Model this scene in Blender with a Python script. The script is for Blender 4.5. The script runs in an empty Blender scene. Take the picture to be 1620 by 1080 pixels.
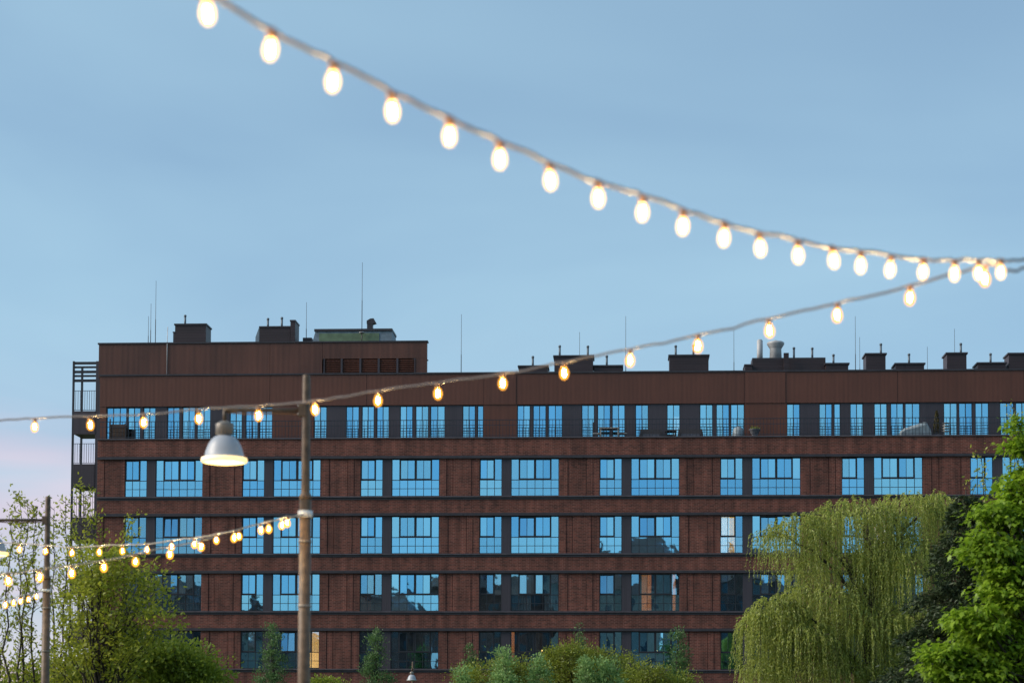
import bpy, math, random
import numpy as np
from mathutils import Vector, Matrix

random.seed(7)
RNG = np.random.default_rng(11)
rad = math.radians
sc = bpy.context.scene
COL = sc.collection

# ------------------------------------------------------------------ camera
F_PX, W_PX, H_PX = 3150.0, 1620.0, 1080.0
PITCH, ROLL = rad(2.9), 0.0036
HORIZON = 1145.0
SHIFT = (HORIZON - 540.0 - F_PX * math.tan(PITCH)) / W_PX
CAM = Vector((0, 0, 1.6))
ROT = Matrix.Rotation(math.pi / 2 + PITCH, 3, 'X') @ Matrix.Rotation(ROLL, 3, 'Z')
cam = bpy.data.cameras.new('camera')
cam.sensor_width = 36.0
cam.lens = F_PX / W_PX * 36.0
cam.shift_y = SHIFT
cam.clip_start, cam.clip_end = 0.1, 5000
cam.dof.use_dof = True
cam.dof.focus_distance = 105.0
cam.dof.aperture_fstop = 2.2
camo = bpy.data.objects.new('camera', cam)
camo.location = CAM
camo.rotation_euler = ROT.to_euler()
COL.objects.link(camo)
sc.camera = camo

# ------------------------------------------------------------------ world: dusk sky with thin high cloud
SUN_EL, SUN_AZ = rad(30.0), rad(-98)     # azimuth from +Y; a sun added high on the left to brighten the trees
world = bpy.data.worlds.new('World')
sc.world = world
world.use_nodes = True
wn, wl = world.node_tree.nodes, world.node_tree.links
wn.clear()


def wnode(t, **kw):
    n = wn.new(t)
    for k, v in kw.items():
        if k == 'inp':
            for i, val in v.items():
                n.inputs[i].default_value = val
        else:
            setattr(n, k, v)
    return n


sky = wnode('ShaderNodeTexSky', sky_type='NISHITA', sun_disc=False, sun_elevation=SUN_EL, sun_rotation=SUN_AZ,
            air_density=1.0, dust_density=0.4, ozone_density=6.0, altitude=100.0)
geo = wnode('ShaderNodeTexCoord')
sep = wnode('ShaderNodeSeparateXYZ')
wl.new(geo.outputs['Generated'], sep.inputs[0])
# flat cloud sheet: project the direction on a plane overhead
zadd = wnode('ShaderNodeMath', operation='ADD', inp={1: 0.16})
wl.new(sep.outputs['Z'], zadd.inputs[0])
zmax = wnode('ShaderNodeMath', operation='MAXIMUM', inp={1: 0.05})
wl.new(zadd.outputs[0], zmax.inputs[0])
dx = wnode('ShaderNodeMath', operation='DIVIDE')
dy = wnode('ShaderNodeMath', operation='DIVIDE')
wl.new(sep.outputs['X'], dx.inputs[0]); wl.new(zmax.outputs[0], dx.inputs[1])
wl.new(sep.outputs['Y'], dy.inputs[0]); wl.new(zmax.outputs[0], dy.inputs[1])
comb = wnode('ShaderNodeCombineXYZ')
wl.new(dx.outputs[0], comb.inputs[0]); wl.new(dy.outputs[0], comb.inputs[1])
noise = wnode('ShaderNodeTexNoise', inp={'Scale': 1.1, 'Detail': 4.0, 'Roughness': 0.45, 'Distortion': 0.4})
wl.new(comb.outputs[0], noise.inputs['Vector'])
ramp = wnode('ShaderNodeMapRange', inp={1: 0.32, 2: 0.70, 3: 0.44, 4: 0.80})
wl.new(noise.outputs['Fac'], ramp.inputs[0])
# the veil is pale blue; low down on the left its streaks turn pink
sdot = wnode('ShaderNodeVectorMath', operation='DOT_PRODUCT')
wl.new(geo.outputs['Generated'], sdot.inputs[0])
sdot.inputs[1].default_value = (math.sin(rad(-75)), math.cos(rad(-75)), 0)
near = wnode('ShaderNodeMapRange', inp={1: 0.10, 2: 0.52, 3: 0.0, 4: 1.0})
near.interpolation_type = 'SMOOTHSTEP'
wl.new(sdot.outputs['Value'], near.inputs[0])
lowm = wnode('ShaderNodeMapRange', inp={1: 0.09, 2: 0.21, 3: 1.0, 4: 0.0})
lowm.interpolation_type = 'SMOOTHSTEP'
wl.new(sep.outputs['Z'], lowm.inputs[0])
smap = wnode('ShaderNodeMapping')
smap.inputs['Scale'].default_value = (3.0, 3.0, 26.0)
wl.new(geo.outputs['Generated'], smap.inputs['Vector'])
streak = wnode('ShaderNodeTexNoise', inp={'Scale': 1.0, 'Detail': 4.0, 'Roughness': 0.55})
wl.new(smap.outputs[0], streak.inputs['Vector'])
smask = wnode('ShaderNodeMapRange', inp={1: 0.36, 2: 0.60, 3: 0.25, 4: 1.0})
wl.new(streak.outputs['Fac'], smask.inputs[0])
m1 = wnode('ShaderNodeMath', operation='MULTIPLY')
m2 = wnode('ShaderNodeMath', operation='MULTIPLY')
wl.new(near.outputs[0], m1.inputs[0]); wl.new(lowm.outputs[0], m1.inputs[1])
wl.new(m1.outputs[0], m2.inputs[0]); wl.new(smask.outputs[0], m2.inputs[1])
veil = wnode('ShaderNodeMix', data_type='RGBA')
veil.inputs['A'].default_value = (3.85, 5.9, 7.2, 1)      # same units as the sky radiance
veil.inputs['B'].default_value = (7.9, 6.2, 6.9, 1)
wl.new(m2.outputs[0], veil.inputs['Factor'])
mixc = wnode('ShaderNodeMix', data_type='RGBA')
# a level sheet of thin cloud looks denser towards the horizon
thick = wnode('ShaderNodeMapRange', inp={1: 0.0, 2: 0.45, 3: 0.16, 4: -0.14})
wl.new(sep.outputs['Z'], thick.inputs[0])
tsum = wnode('ShaderNodeMath', operation='ADD', use_clamp=True)
wl.new(ramp.outputs[0], tsum.inputs[0]); wl.new(thick.outputs[0], tsum.inputs[1])
wl.new(tsum.outputs[0], mixc.inputs['Factor'])
wl.new(sky.outputs[0], mixc.inputs['A'])
wl.new(veil.outputs['Result'], mixc.inputs['B'])
bg = wnode('ShaderNodeBackground', inp={'Strength': 0.119})
wl.new(mixc.outputs['Result'], bg.inputs['Color'])
wout = wnode('ShaderNodeOutputWorld')
wl.new(bg.outputs[0], wout.inputs[0])

sun = bpy.data.lights.new('sun', 'SUN')
sun.energy = 4.0
sun.angle = rad(40)
sun.color = (1.0, 0.90, 0.76)
suno = bpy.data.objects.new('sun', sun)
SDIR = Vector((math.sin(SUN_AZ) * math.cos(SUN_EL), math.cos(SUN_AZ) * math.cos(SUN_EL), math.sin(SUN_EL)))
suno.rotation_euler = SDIR.to_track_quat('Z', 'Y').to_euler()
suno.location = SDIR * 300
COL.objects.link(suno)

sc.view_settings.view_transform = 'Standard'
sc.view_settings.look = 'None'
sc.view_settings.exposure = 0.0
sc.view_settings.gamma = 1.0
sc.view_settings.use_curve_mapping = False
sc.render.engine = 'CYCLES'
sc.cycles.use_denoising = True
sc.cycles.max_bounces = 8
sc.cycles.transparent_max_bounces = 12
sc.cycles.sample_clamp_indirect = 6.0
sc.cycles.caustics_reflective = False
sc.cycles.caustics_refractive = False


# ------------------------------------------------------------------ helpers: pixels of the photograph -> points of the place
def ray(px, py):
    return ROT @ Vector(((px - 810) / F_PX, -(py - 540 - SHIFT * W_PX) / F_PX, -1.0))


def at(px, py, y):
    """the point seen at that pixel at the distance y from the camera"""
    d = ray(px, py)
    return CAM + d * (y / d.y)


FA, FD = rad(3.3), 110.0
EU, ED = Vector((math.cos(FA), -math.sin(FA), 0)), Vector((math.sin(FA), math.cos(FA), 0))
FO = Vector((0, FD, 0))


def fac(px, py, dep=0.0):
    """(u, z) in the building's own frame of a pixel, on the plane dep metres behind its street front"""
    d = ray(px, py)
    o = FO + ED * dep
    q = CAM + d * ((o - CAM).dot(ED) / d.dot(ED))
    return (q - FO).dot(EU), q.z


# ------------------------------------------------------------------ helpers: meshes
class MB:
    def __init__(self):
        self.v, self.f, self.s = [], [], []

    def box(self, x0, x1, y0, y1, z0, z1):
        n = len(self.v)
        self.v += [(x0, y0, z0), (x1, y0, z0), (x1, y1, z0), (x0, y1, z0), (x0, y0, z1), (x1, y0, z1), (x1, y1, z1), (x0, y1, z1)]
        self.f += [tuple(n + i for i in q) for q in ((0, 3, 2, 1), (4, 5, 6, 7), (0, 1, 5, 4), (1, 2, 6, 5), (2, 3, 7, 6), (3, 0, 4, 7))]
        self.s += [False] * 6
        return self

    def prism(self, pts, y0, y1):
        """outline in x,z (counter-clockwise seen from -y) pushed from y0 to y1"""
        n, k = len(self.v), len(pts)
        self.v += [(x, y0, z) for x, z in pts] + [(x, y1, z) for x, z in pts]
        self.f += [tuple(range(n, n + k)), tuple(range(n + 2 * k - 1, n + k - 1, -1))]
        self.f += [(n + i, n + k + i, n + k + (i + 1) % k, n + (i + 1) % k) for i in range(k)]
        self.s += [False] * (k + 2)
        return self

    def tube(self, pts, r, n=8, cap=True):
        pts = [Vector(p) for p in pts]
        rr = r if isinstance(r, (list, tuple)) else [r] * len(pts)
        base = len(self.v)
        up = Vector((0, 0, 1))
        prev = None
        for i, p in enumerate(pts):
            t = (pts[min(i + 1, len(pts) - 1)] - pts[max(i - 1, 0)]).normalized()
            a = prev if prev is not None else (up if abs(t.z) < 0.9 else Vector((1, 0, 0)))
            a = (a - t * a.dot(t))
            if a.length < 1e-4:
                a = t.orthogonal()
            a.normalize()
            prev = a
            b = t.cross(a)
            for k in range(n):
                q = 2 * math.pi * k / n
                self.v.append(tuple(p + (a * math.cos(q) + b * math.sin(q)) * rr[i]))
        for i in range(len(pts) - 1):
            for k in range(n):
                k2 = (k + 1) % n
                self.f.append((base + i * n + k, base + i * n + k2, base + (i + 1) * n + k2, base + (i + 1) * n + k))
                self.s.append(True)
        if cap:
            self.f.append(tuple(base + k for k in range(n))[::-1])
            e = base + (len(pts) - 1) * n
            self.f.append(tuple(e + k for k in range(n)))
            self.s += [False, False]
        return self

    def lathe(self, prof, n=20, c=(0, 0, 0)):
        """profile of (radius, z), closed with points at the ends when the radius is 0"""
        base = len(self.v)
        rings = []
        for r, z in prof:
            if r < 1e-6:
                rings.append([len(self.v)])
                self.v.append((c[0], c[1], c[2] + z))
            else:
                rings.append(list(range(len(self.v), len(self.v) + n)))
                self.v += [(c[0] + r * math.cos(2 * math.pi * k / n), c[1] + r * math.sin(2 * math.pi * k / n), c[2] + z) for k in range(n)]
        for a, b in zip(rings, rings[1:]):
            for k in range(n):
                k2 = (k + 1) % n
                if len(a) == 1 and len(b) == 1:
                    continue
                if len(a) == 1:
                    self.f.append((a[0], b[k2], b[k]))
                elif len(b) == 1:
                    self.f.append((a[k], a[k2], b[0]))
                else:
                    self.f.append((a[k], a[k2], b[k2], b[k]))
                self.s.append(True)
        return self

    def mesh(self, name, m):
        me = bpy.data.meshes.new(name)
        me.from_pydata(self.v, [], self.f)
        me.polygons.foreach_set('use_smooth', self.s)
        if m:
            me.materials.append(m)
        me.update()
        return me

    def build(self, name, m, parent=None, loc=None):
        return link(name, self.mesh(name, m), parent, loc)


def link(name, me, parent=None, loc=None):
    o = bpy.data.objects.new(name, me)
    COL.objects.link(o)
    if parent is not None:
        o.parent = parent
    if loc is not None:
        o.location = loc
    return o


def tag(o, label=None, cat=None, group=None, kind=None):
    if label: o['label'] = label
    if cat: o['category'] = cat
    if group: o['group'] = group
    if kind: o['kind'] = kind
    return o


def empty(name, loc=(0, 0, 0), rz=0.0):
    o = bpy.data.objects.new(name, None)
    o.empty_display_size = 0.2
    COL.objects.link(o)
    o.location = loc
    o.rotation_euler = (0, 0, rz)
    return o


def big_mesh(name, verts, faces, m, parent=None, smooth=False):
    """numpy arrays, all faces with the same corner count"""
    me = bpy.data.meshes.new(name)
    nv, (nf, k) = len(verts), faces.shape
    me.vertices.add(nv)
    me.vertices.foreach_set('co', np.ascontiguousarray(verts, dtype=np.float32).ravel())
    me.loops.add(nf * k)
    me.loops.foreach_set('vertex_index', np.ascontiguousarray(faces, dtype=np.int32).ravel())
    me.polygons.add(nf)
    me.polygons.foreach_set('loop_start', np.arange(0, nf * k, k, dtype=np.int32))
    if smooth:
        me.polygons.foreach_set('use_smooth', np.ones(nf, dtype=bool))
    me.materials.append(m)
    me.update(calc_edges=True)
    return link(name, me, parent)


# ------------------------------------------------------------------ helpers: materials
def mat(name):
    m = bpy.data.materials.new(name)
    m.use_nodes = True
    nt = m.node_tree
    return m, nt.nodes, nt.links, nt.nodes['Principled BSDF']


def plain(name, col, rough=0.6, metal=0.0, var=0.25, scale=3.0, bump=0.0):
    """a base colour with blotches of wear"""
    m, n, l, b = mat(name)
    b.inputs['Roughness'].default_value = rough
    b.inputs['Metallic'].default_value = metal
    tc = n.new('ShaderNodeTexCoord')
    nz = n.new('ShaderNodeTexNoise')
    nz.inputs['Scale'].default_value = scale
    nz.inputs['Detail'].default_value = 6
    l.new(tc.outputs['Object'], nz.inputs['Vector'])
    r = n.new('ShaderNodeValToRGB')
    r.color_ramp.elements[0].position, r.color_ramp.elements[1].position = 0.3, 0.7
    r.color_ramp.elements[0].color = (*[c * (1 - var) for c in col], 1)
    r.color_ramp.elements[1].color = (*[min(1, c * (1 + var)) for c in col], 1)
    l.new(nz.outputs['Fac'], r.inputs[0])
    l.new(r.outputs[0], b.inputs['Base Color'])
    if bump:
        bp = n.new('ShaderNodeBump')
        bp.inputs['Strength'].default_value = bump
        bp.inputs['Distance'].default_value = 0.02
        l.new(nz.outputs['Fac'], bp.inputs['Height'])
        l.new(bp.outputs[0], b.inputs['Normal'])
    return m


def brick_mat(name, c1, c2, mortar, stack=False):
    m, n, l, b = mat(name)
    b.inputs['Roughness'].default_value = 0.85
    tc = n.new('ShaderNodeTexCoord')
    sp = n.new('ShaderNodeSeparateXYZ')
    cb = n.new('ShaderNodeCombineXYZ')
    ad = n.new('ShaderNodeMath')
    ad.operation = 'ADD'
    l.new(tc.outputs['Object'], sp.inputs[0])
    l.new(sp.outputs['X'], ad.inputs[0]); l.new(sp.outputs['Y'], ad.inputs[1])
    l.new(ad.outputs[0], cb.inputs[0]); l.new(sp.outputs['Z'], cb.inputs[1])
    br = n.new('ShaderNodeTexBrick')
    br.offset = 0.0 if stack else 0.5
    br.inputs['Scale'].default_value = 1.0
    br.inputs['Brick Width'].default_value = 0.25
    br.inputs['Row Height'].default_value = 0.085
    br.inputs['Mortar Size'].default_value = 0.011
    br.inputs['Mortar Smooth'].default_value = 0.2
    br.inputs['Bias'].default_value = -0.1
    br.inputs['Color1'].default_value = (*c1, 1)
    br.inputs['Color2'].default_value = (*c2, 1)
    br.inputs['Mortar'].default_value = (*mortar, 1)
    l.new(cb.outputs[0], br.inputs['Vector'])
    # slow colour drift over the wall and weathering
    nz = n.new('ShaderNodeTexNoise')
    nz.inputs['Scale'].default_value = 0.9
    nz.inputs['Detail'].default_value = 8
    nz.inputs['Roughness'].default_value = 0.65
    l.new(tc.outputs['Object'], nz.inputs['Vector'])
    rp = n.new('ShaderNodeMapRange')
    rp.inputs[1].default_value, rp.inputs[2].default_value = 0.3, 0.7
    rp.inputs[3].default_value, rp.inputs[4].default_value = 0.72, 1.3
    l.new(nz.outputs['Fac'], rp.inputs[0])
    # rain streaks: noise drawn out downwards
    mps = n.new('ShaderNodeMapping')
    mps.inputs['Scale'].default_value = (2.6, 2.6, 0.22)
    l.new(tc.outputs['Object'], mps.inputs['Vector'])
    nz3 = n.new('ShaderNodeTexNoise')
    nz3.inputs['Scale'].default_value = 1.0
    nz3.inputs['Detail'].default_value = 5
    l.new(mps.outputs[0], nz3.inputs['Vector'])
    rp3 = n.new('ShaderNodeMapRange')
    rp3.inputs[1].default_value, rp3.inputs[2].default_value = 0.35, 0.65
    rp3.inputs[3].default_value, rp3.inputs[4].default_value = 0.68, 1.26
    l.new(nz3.outputs['Fac'], rp3.inputs[0])
    mst = n.new('ShaderNodeMath')
    mst.operation = 'MULTIPLY'
    l.new(rp.outputs[0], mst.inputs[0]); l.new(rp3.outputs[0], mst.inputs[1])
    mx = n.new('ShaderNodeMix')
    mx.data_type, mx.blend_type = 'RGBA', 'MULTIPLY'
    mx.inputs['Factor'].default_value = 1.0
    l.new(br.outputs['Color'], mx.inputs['A'])
    l.new(mst.outputs[0], mx.inputs['B'])
    l.new(mx.outputs['Result'], b.inputs['Base Color'])
    bp = n.new('ShaderNodeBump')
    bp.inputs['Strength'].default_value = 0.6
    bp.inputs['Distance'].default_value = 0.012
    bp.invert = True
    l.new(br.outputs['Fac'], bp.inputs['Height'])
    l.new(bp.outputs[0], b.inputs['Normal'])
    return m


def ribbed(name, col, pitch=0.17, horizontal=False, var=0.25, rough=0.5):
    """profiled metal sheet: ribs as relief, streaky weathering"""
    m, n, l, b = mat(name)
    b.inputs['Roughness'].default_value = rough
    b.inputs['Metallic'].default_value = 0.1
    tc = n.new('ShaderNodeTexCoord')
    wv = n.new('ShaderNodeTexWave')
    wv.bands_direction = 'Z' if horizontal else 'X'
    wv.wave_profile = 'SIN'
    wv.inputs['Scale'].default_value = math.pi * 2 / pitch / 20.0
    l.new(tc.outputs['Object'], wv.inputs['Vector'])
    mp = n.new('ShaderNodeMapping')
    mp.inputs['Scale'].default_value = (0.3, 0.3, 5.0) if horizontal else (5.0, 5.0, 0.25)
    l.new(tc.outputs['Object'], mp.inputs['Vector'])
    nz = n.new('ShaderNodeTexNoise')
    nz.inputs['Scale'].default_value = 0.8
    nz.inputs['Detail'].default_value = 6
    l.new(mp.outputs[0], nz.inputs['Vector'])
    nz2 = n.new('ShaderNodeTexNoise')
    nz2.inputs['Scale'].default_value = 0.35
    nz2.inputs['Detail'].default_value = 4
    l.new(tc.outputs['Object'], nz2.inputs['Vector'])
    av = n.new('ShaderNodeMath')
    av.operation = 'MULTIPLY_ADD'
    av.inputs[1].default_value = 0.5
    l.new(nz.outputs['Fac'], av.inputs[0])
    hf = n.new('ShaderNodeMath')
    hf.operation = 'MULTIPLY'
    hf.inputs[1].default_value = 0.5
    l.new(nz2.outputs['Fac'], hf.inputs[0])
    l.new(hf.outputs[0], av.inputs[2])
    r = n.new('ShaderNodeValToRGB')
    r.color_ramp.elements[0].position, r.color_ramp.elements[1].position = 0.36, 0.64
    r.color_ramp.elements[0].color = (*[c * (1 - var) for c in col], 1)
    r.color_ramp.elements[1].color = (*[c * (1 + var) for c in col], 1)
    l.new(av.outputs[0], r.inputs[0])
    l.new(r.outputs[0], b.inputs['Base Color'])
    bp = n.new('ShaderNodeBump')
    bp.inputs['Strength'].default_value = 0.12
    bp.inputs['Distance'].default_value = 0.02
    l.new(wv.outputs['Fac'], bp.inputs['Height'])
    l.new(bp.outputs[0], b.inputs['Normal'])
    return m


def glass_mat(name, tint, refl):
    """coated window glass: a blue mirror coat over clear glass, slightly wavy"""
    m, n, l, b = mat(name)
    n.remove(b)
    out = n['Material Output']
    tr = n.new('ShaderNodeBsdfTransparent')
    tr.inputs[0].default_value = (0.80, 0.86, 0.88, 1)
    gl = n.new('ShaderNodeBsdfGlossy')
    gl.inputs['Color'].default_value = (*tint, 1)
    gl.inputs['Roughness'].default_value = 0.015
    mx = n.new('ShaderNodeMixShader')
    mx.inputs[0].default_value = refl
    l.new(tr.outputs[0], mx.inputs[1]); l.new(gl.outputs[0], mx.inputs[2])
    oi = n.new('ShaderNodeObjectInfo')                 # panes differ a little in coating
    mr = n.new('ShaderNodeMapRange')
    mr.inputs[3].default_value, mr.inputs[4].default_value = refl - .14, refl + .10
    tm = n.new('ShaderNodeMix')
    tm.data_type = 'RGBA'
    tm.inputs['A'].default_value = (tint[0] * .78, tint[1] * .88, tint[2] * .96, 1)
    tm.inputs['B'].default_value = (min(1, tint[0] * 1.4), min(1, tint[1] * 1.14), 1, 1)
    wn_ = n.new('ShaderNodeTexWhiteNoise')
    wn_.noise_dimensions = '1D'
    l.new(oi.outputs['Random'], wn_.inputs['W'])
    l.new(wn_.outputs['Value'], tm.inputs['Factor'])
    l.new(tm.outputs['Result'], gl.inputs['Color'])
    l.new(oi.outputs['Random'], mr.inputs[0])
    l.new(mr.outputs[0], mx.inputs[0])
    geo_ = n.new('ShaderNodeNewGeometry')
    nz = n.new('ShaderNodeTexNoise')
    nz.inputs['Scale'].default_value = 1.3
    nz.inputs['Detail'].default_value = 1.5
    l.new(geo_.outputs['Position'], nz.inputs['Vector'])
    bp = n.new('ShaderNodeBump')
    bp.inputs['Strength'].default_value = 0.02
    bp.inputs['Distance'].default_value = 0.1
    l.new(nz.outputs['Fac'], bp.inputs['Height'])
    l.new(bp.outputs[0], gl.inputs['Normal'])
    l.new(mx.outputs[0], out.inputs[0])
    return m


def emit(name, col, strength):
    m, n, l, b = mat(name)
    b.inputs['Base Color'].default_value = (0.8, 0.8, 0.8, 1)
    b.inputs['Emission Color'].default_value = (*col, 1)
    b.inputs['Emission Strength'].default_value = strength
    return m


def leaf_mat(name, dark, light, trans=0.35, clump=0.8):
    """leaf colour that differs from leaf to leaf and from clump to clump"""
    m, n, l, b = mat(name)
    n.remove(b)
    out = n['Material Output']
    g = n.new('ShaderNodeNewGeometry')
    nz = n.new('ShaderNodeTexNoise')
    nz.inputs['Scale'].default_value = clump
    nz.inputs['Detail'].default_value = 3
    l.new(g.outputs['Position'], nz.inputs['Vector'])
    av = n.new('ShaderNodeMath')
    av.operation = 'MULTIPLY_ADD'
    av.inputs[1].default_value = 0.55
    hf = n.new('ShaderNodeMath')
    hf.operation = 'MULTIPLY_ADD'
    hf.inputs[1].default_value, hf.inputs[2].default_value = 1.1, -0.3
    l.new(nz.outputs['Fac'], hf.inputs[0])
    l.new(g.outputs['Random Per Island'], av.inputs[0])
    l.new(hf.outputs[0], av.inputs[2])
    mx = n.new('ShaderNodeMix')
    mx.data_type = 'RGBA'
    mx.inputs['A'].default_value = (*dark, 1)
    mx.inputs['B'].default_value = (*light, 1)
    l.new(av.outputs[0], mx.inputs['Factor'])
    d = n.new('ShaderNodeBsdfDiffuse')
    t = n.new('ShaderNodeBsdfTranslucent')
    gl = n.new('ShaderNodeBsdfGlossy')
    gl.inputs['Roughness'].default_value = 0.45
    gl.inputs['Color'].default_value = (0.6, 0.65, 0.6, 1)
    l.new(mx.outputs['Result'], d.inputs[0]); l.new(mx.outputs['Result'], t.inputs[0])
    s = n.new('ShaderNodeMixShader')
    s.inputs[0].default_value = trans
    l.new(d.outputs[0], s.inputs[1]); l.new(t.outputs[0], s.inputs[2])
    s2 = n.new('ShaderNodeMixShader')
    s2.inputs[0].default_value = 0.04
    l.new(s.outputs[0], s2.inputs[1]); l.new(gl.outputs[0], s2.inputs[2])
    l.new(s2.outputs[0], out.inputs[0])
    return m


M = {}
M['brick'] = brick_mat('brick', (0.172, 0.047, 0.031), (0.068, 0.020, 0.015), (0.195, 0.096, 0.074))
M['corten'] = ribbed('brown_cladding', (0.120, 0.040, 0.023), 0.25, var=0.16)
M['corten_top'] = ribbed('brown_roof_cladding', (0.104, 0.037, 0.023), 0.30, var=0.28)
M['stack'] = ribbed('chimney_cladding', (0.036, 0.021, 0.023), 0.16, horizontal=True)
M['dark_panel'] = ribbed('dark_panel', (0.052, 0.042, 0.052), 0.12, var=0.15)
M['ledge'] = plain('dark_ledge', (0.038, 0.031, 0.037), 0.5)
M['ledge_light'] = plain('sill_metal', (0.085, 0.070, 0.080), 0.45)
M['frame'] = plain('window_frame', (0.020, 0.020, 0.026), 0.45)
M['railing'] = plain('railing_metal', (0.018, 0.020, 0.030), 0.5)
M['glass'] = glass_mat('window_glass', (0.31, 0.74, 1.0), 0.76)
M['glass_clear'] = glass_mat('clear_window_glass', (0.36, 0.76, 1.0), 0.50)
M['curtain'] = plain('curtain_white', (0.78, 0.76, 0.74), 0.9, var=0.1)
M['curtain_grey'] = plain('curtain_grey', (0.30, 0.29, 0.30), 0.9, var=0.15)
M['blind_red'] = plain('red_blind', (0.70, 0.10, 0.03), 0.9, var=0.1)
M['room'] = plain('room_wall', (0.24, 0.21, 0.19), 0.9)
M['lit'] = emit('lit_curtain', (1.0, 0.45, 0.09), 2.2)
M['lit_pale'] = emit('lit_pale_curtain', (1.0, 0.86, 0.70), 1.7)
M['lit_orange'] = emit('lit_orange_curtain', (1.0, 0.26, 0.03), 0.6)
M['flue'] = plain('steel_flue', (0.13, 0.155, 0.18), 0.55, 0.4)
M['white_vent'] = plain('white_vent', (0.40, 0.40, 0.41), 0.5)
M['green'] = plain('green_panel', (0.13, 0.19, 0.11), 0.6)
M['bluegrey'] = plain('blue_grey_panel', (0.17, 0.22, 0.26), 0.6)
M['cable_light'] = plain('pale_conductor', (0.55, 0.55, 0.58), 0.5)


# ------------------------------------------------------------------ ground
gm = plain('grass_ground', (0.055, 0.075, 0.028), 0.95, var=0.4, scale=0.6, bump=0.4)
ground = MB()
ground.v = [(-1500, -1500, 0), (1500, -1500, 0), (1500, 1500, 0), (-1500, 1500, 0)]
ground.f, ground.s = [(0, 1, 2, 3)], [False]
tag(ground.build('ground', gm), kind='structure')
pm = plain('paving', (0.20, 0.19, 0.18), 0.9, var=0.15, scale=2.0, bump=0.3)
tag(MB().box(-30, 30, -12, 24, -0.05, 0.012).build('pavement', pm), kind='structure')

# ------------------------------------------------------------------ the apartment building
B = empty('apartment_building', FO, -FA)
tag(B, 'long dark brick apartment block with blue reflecting windows and brown metal top floor', 'building')
U0 = fac(154, 755)[0]            # left end of the front
U1 = 36.0                        # right end, out of the picture
ROWZ = [14.25 - 3.2 * r for r in range(5)]     # sill heights
WH = 2.08
WIN_OFF = [(0.0, 1.25), (1.75, 4.42)]          # the narrow and the wide window of a bay
BAYS = [-21.82 + 6.66 * k for k in range(7)] + [25.12, 31.78]
DEPTH = 14.0
PT = 17.46                       # top of the brick front: terrace parapet
TV = 1.5                         # the top floor stands this far back
RZ = 21.43                       # main roof edge

# brick: bands between the storeys, each its own course of wall
band_z = []
for r in range(5):
    top = PT if r == 0 else ROWZ[r - 1] - 0.20
    band_z.append((ROWZ[r] + WH + 0.17, top))
band_z.append((0.0, ROWZ[4] - 0.20))
for z0, z1 in band_z:
    MB().box(U0, U1, -0.03, 0.28, z0, z1).build('brick_band', M['brick'], B)
# ledges, in lengths with open joints and a little misalignment
lrng = random.Random(8)
joints = [U0 - .02] + [u - .9 for u in BAYS[1:]] + [U1]
for r in range(5):
    zt, zb = ROWZ[r] + WH, ROWZ[r]
    for a, b in zip(joints, joints[1:]):
        e1, e2, e3 = (lrng.gauss(0, .005) for _ in range(3))
        MB().box(a + .006, b - .006, -0.10 + e1, 0.27, zt + 0.02 + e2 * .5, zt + 0.17).build('head_ledge', M['ledge'], B)
        MB().box(a + .006, b - .006, -0.06 + e2, 0.27, zb - 0.20, zb - 0.08).build('shadow_ledge', M['ledge'], B)  # dark strip put in for the shadow gap under the sill
        MB().box(a + .006, b - .006, -0.14 + e3, 0.27, zb - 0.079, zb - 0.012 + e1 * .5).build('window_sill', M['ledge_light'], B)
MB().box(U0 - 0.04, U1, -0.10, 0.36, PT, PT + 0.07).build('parapet_coping', M['ledge_light'], B)
# piers between the bays, each of three brick panels with recessed joints, and the dark panel inside each bay
edges = []
for r in range(5):
    z0, z1 = ROWZ[r] - 0.01, ROWZ[r] + WH + 0.02
    prev = U0
    for k, u in enumerate(BAYS):
        a, b = prev, u
        w = b - a
        if w > 1.9:
            cuts = [0, 0.18, 0.34, 0.80, 1.0] if (k + r) % 2 else [0, 0.22, 0.68, 0.84, 1.0]
        else:
            cuts = [0, 0.25, 1.0]
        for i in range(len(cuts) - 1):
            g = 0.012
            off = (0.0, 0.025, 0.0, 0.018)[i % 4]
            MB().box(a + w * cuts[i] + (g if i else 0), a + w * cuts[i + 1] - (g if i < len(cuts) - 2 else 0),
                     off, 0.26, z0, z1).build('brick_panel', M['brick'], B)
        MB().box(a + 0.02, b - 0.02, 0.10, 0.24, z0 + .01, z1 - .01).build('joint_backing', M['ledge'], B)
        MB().box(u + WIN_OFF[0][1], u + WIN_OFF[1][0], 0.06, 0.25, z0, z1).build('dark_panel', M['dark_panel'], B)
        prev = u + WIN_OFF[1][1]
    MB().box(prev, U1, 0.0, 0.26, z0, z1).build('brick_panel', M['brick'], B)
# shell: side walls, back, floors, room partitions
shell = MB()
shell.box(U0 + .01, U0 + 0.3, 0.285, DEPTH, 0, 17.30)
shell.box(U1 - 0.3, U1 - .01, 0.285, DEPTH, 0, 17.30)
shell.box(U0 + .01, U1 - .01, DEPTH, DEPTH + .3, 0, 21.2)
shell.build('rear_wall', M['brick'], B)
for r in range(5):
    zt = ROWZ[r] + WH + 0.25
    MB().box(U0 + .32, U1 - .32, 0.30, 6.0, zt, zt + 0.45).build('floor_slab', M['room'], B)
MB().box(U0 + .32, U1 - .32, 6.01, 6.2, 0, 21.0).build('inner_wall', M['room'], B)
for k, u in enumerate(BAYS):
    MB().box(u + 1.42, u + 1.58, 0.30, 6.0, 0, 17.0).build('partition', M['room'], B)
    MB().box(u - 1.2, u - 1.0, 0.30, 6.0, 0, 17.0).build('partition', M['room'], B)


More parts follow.
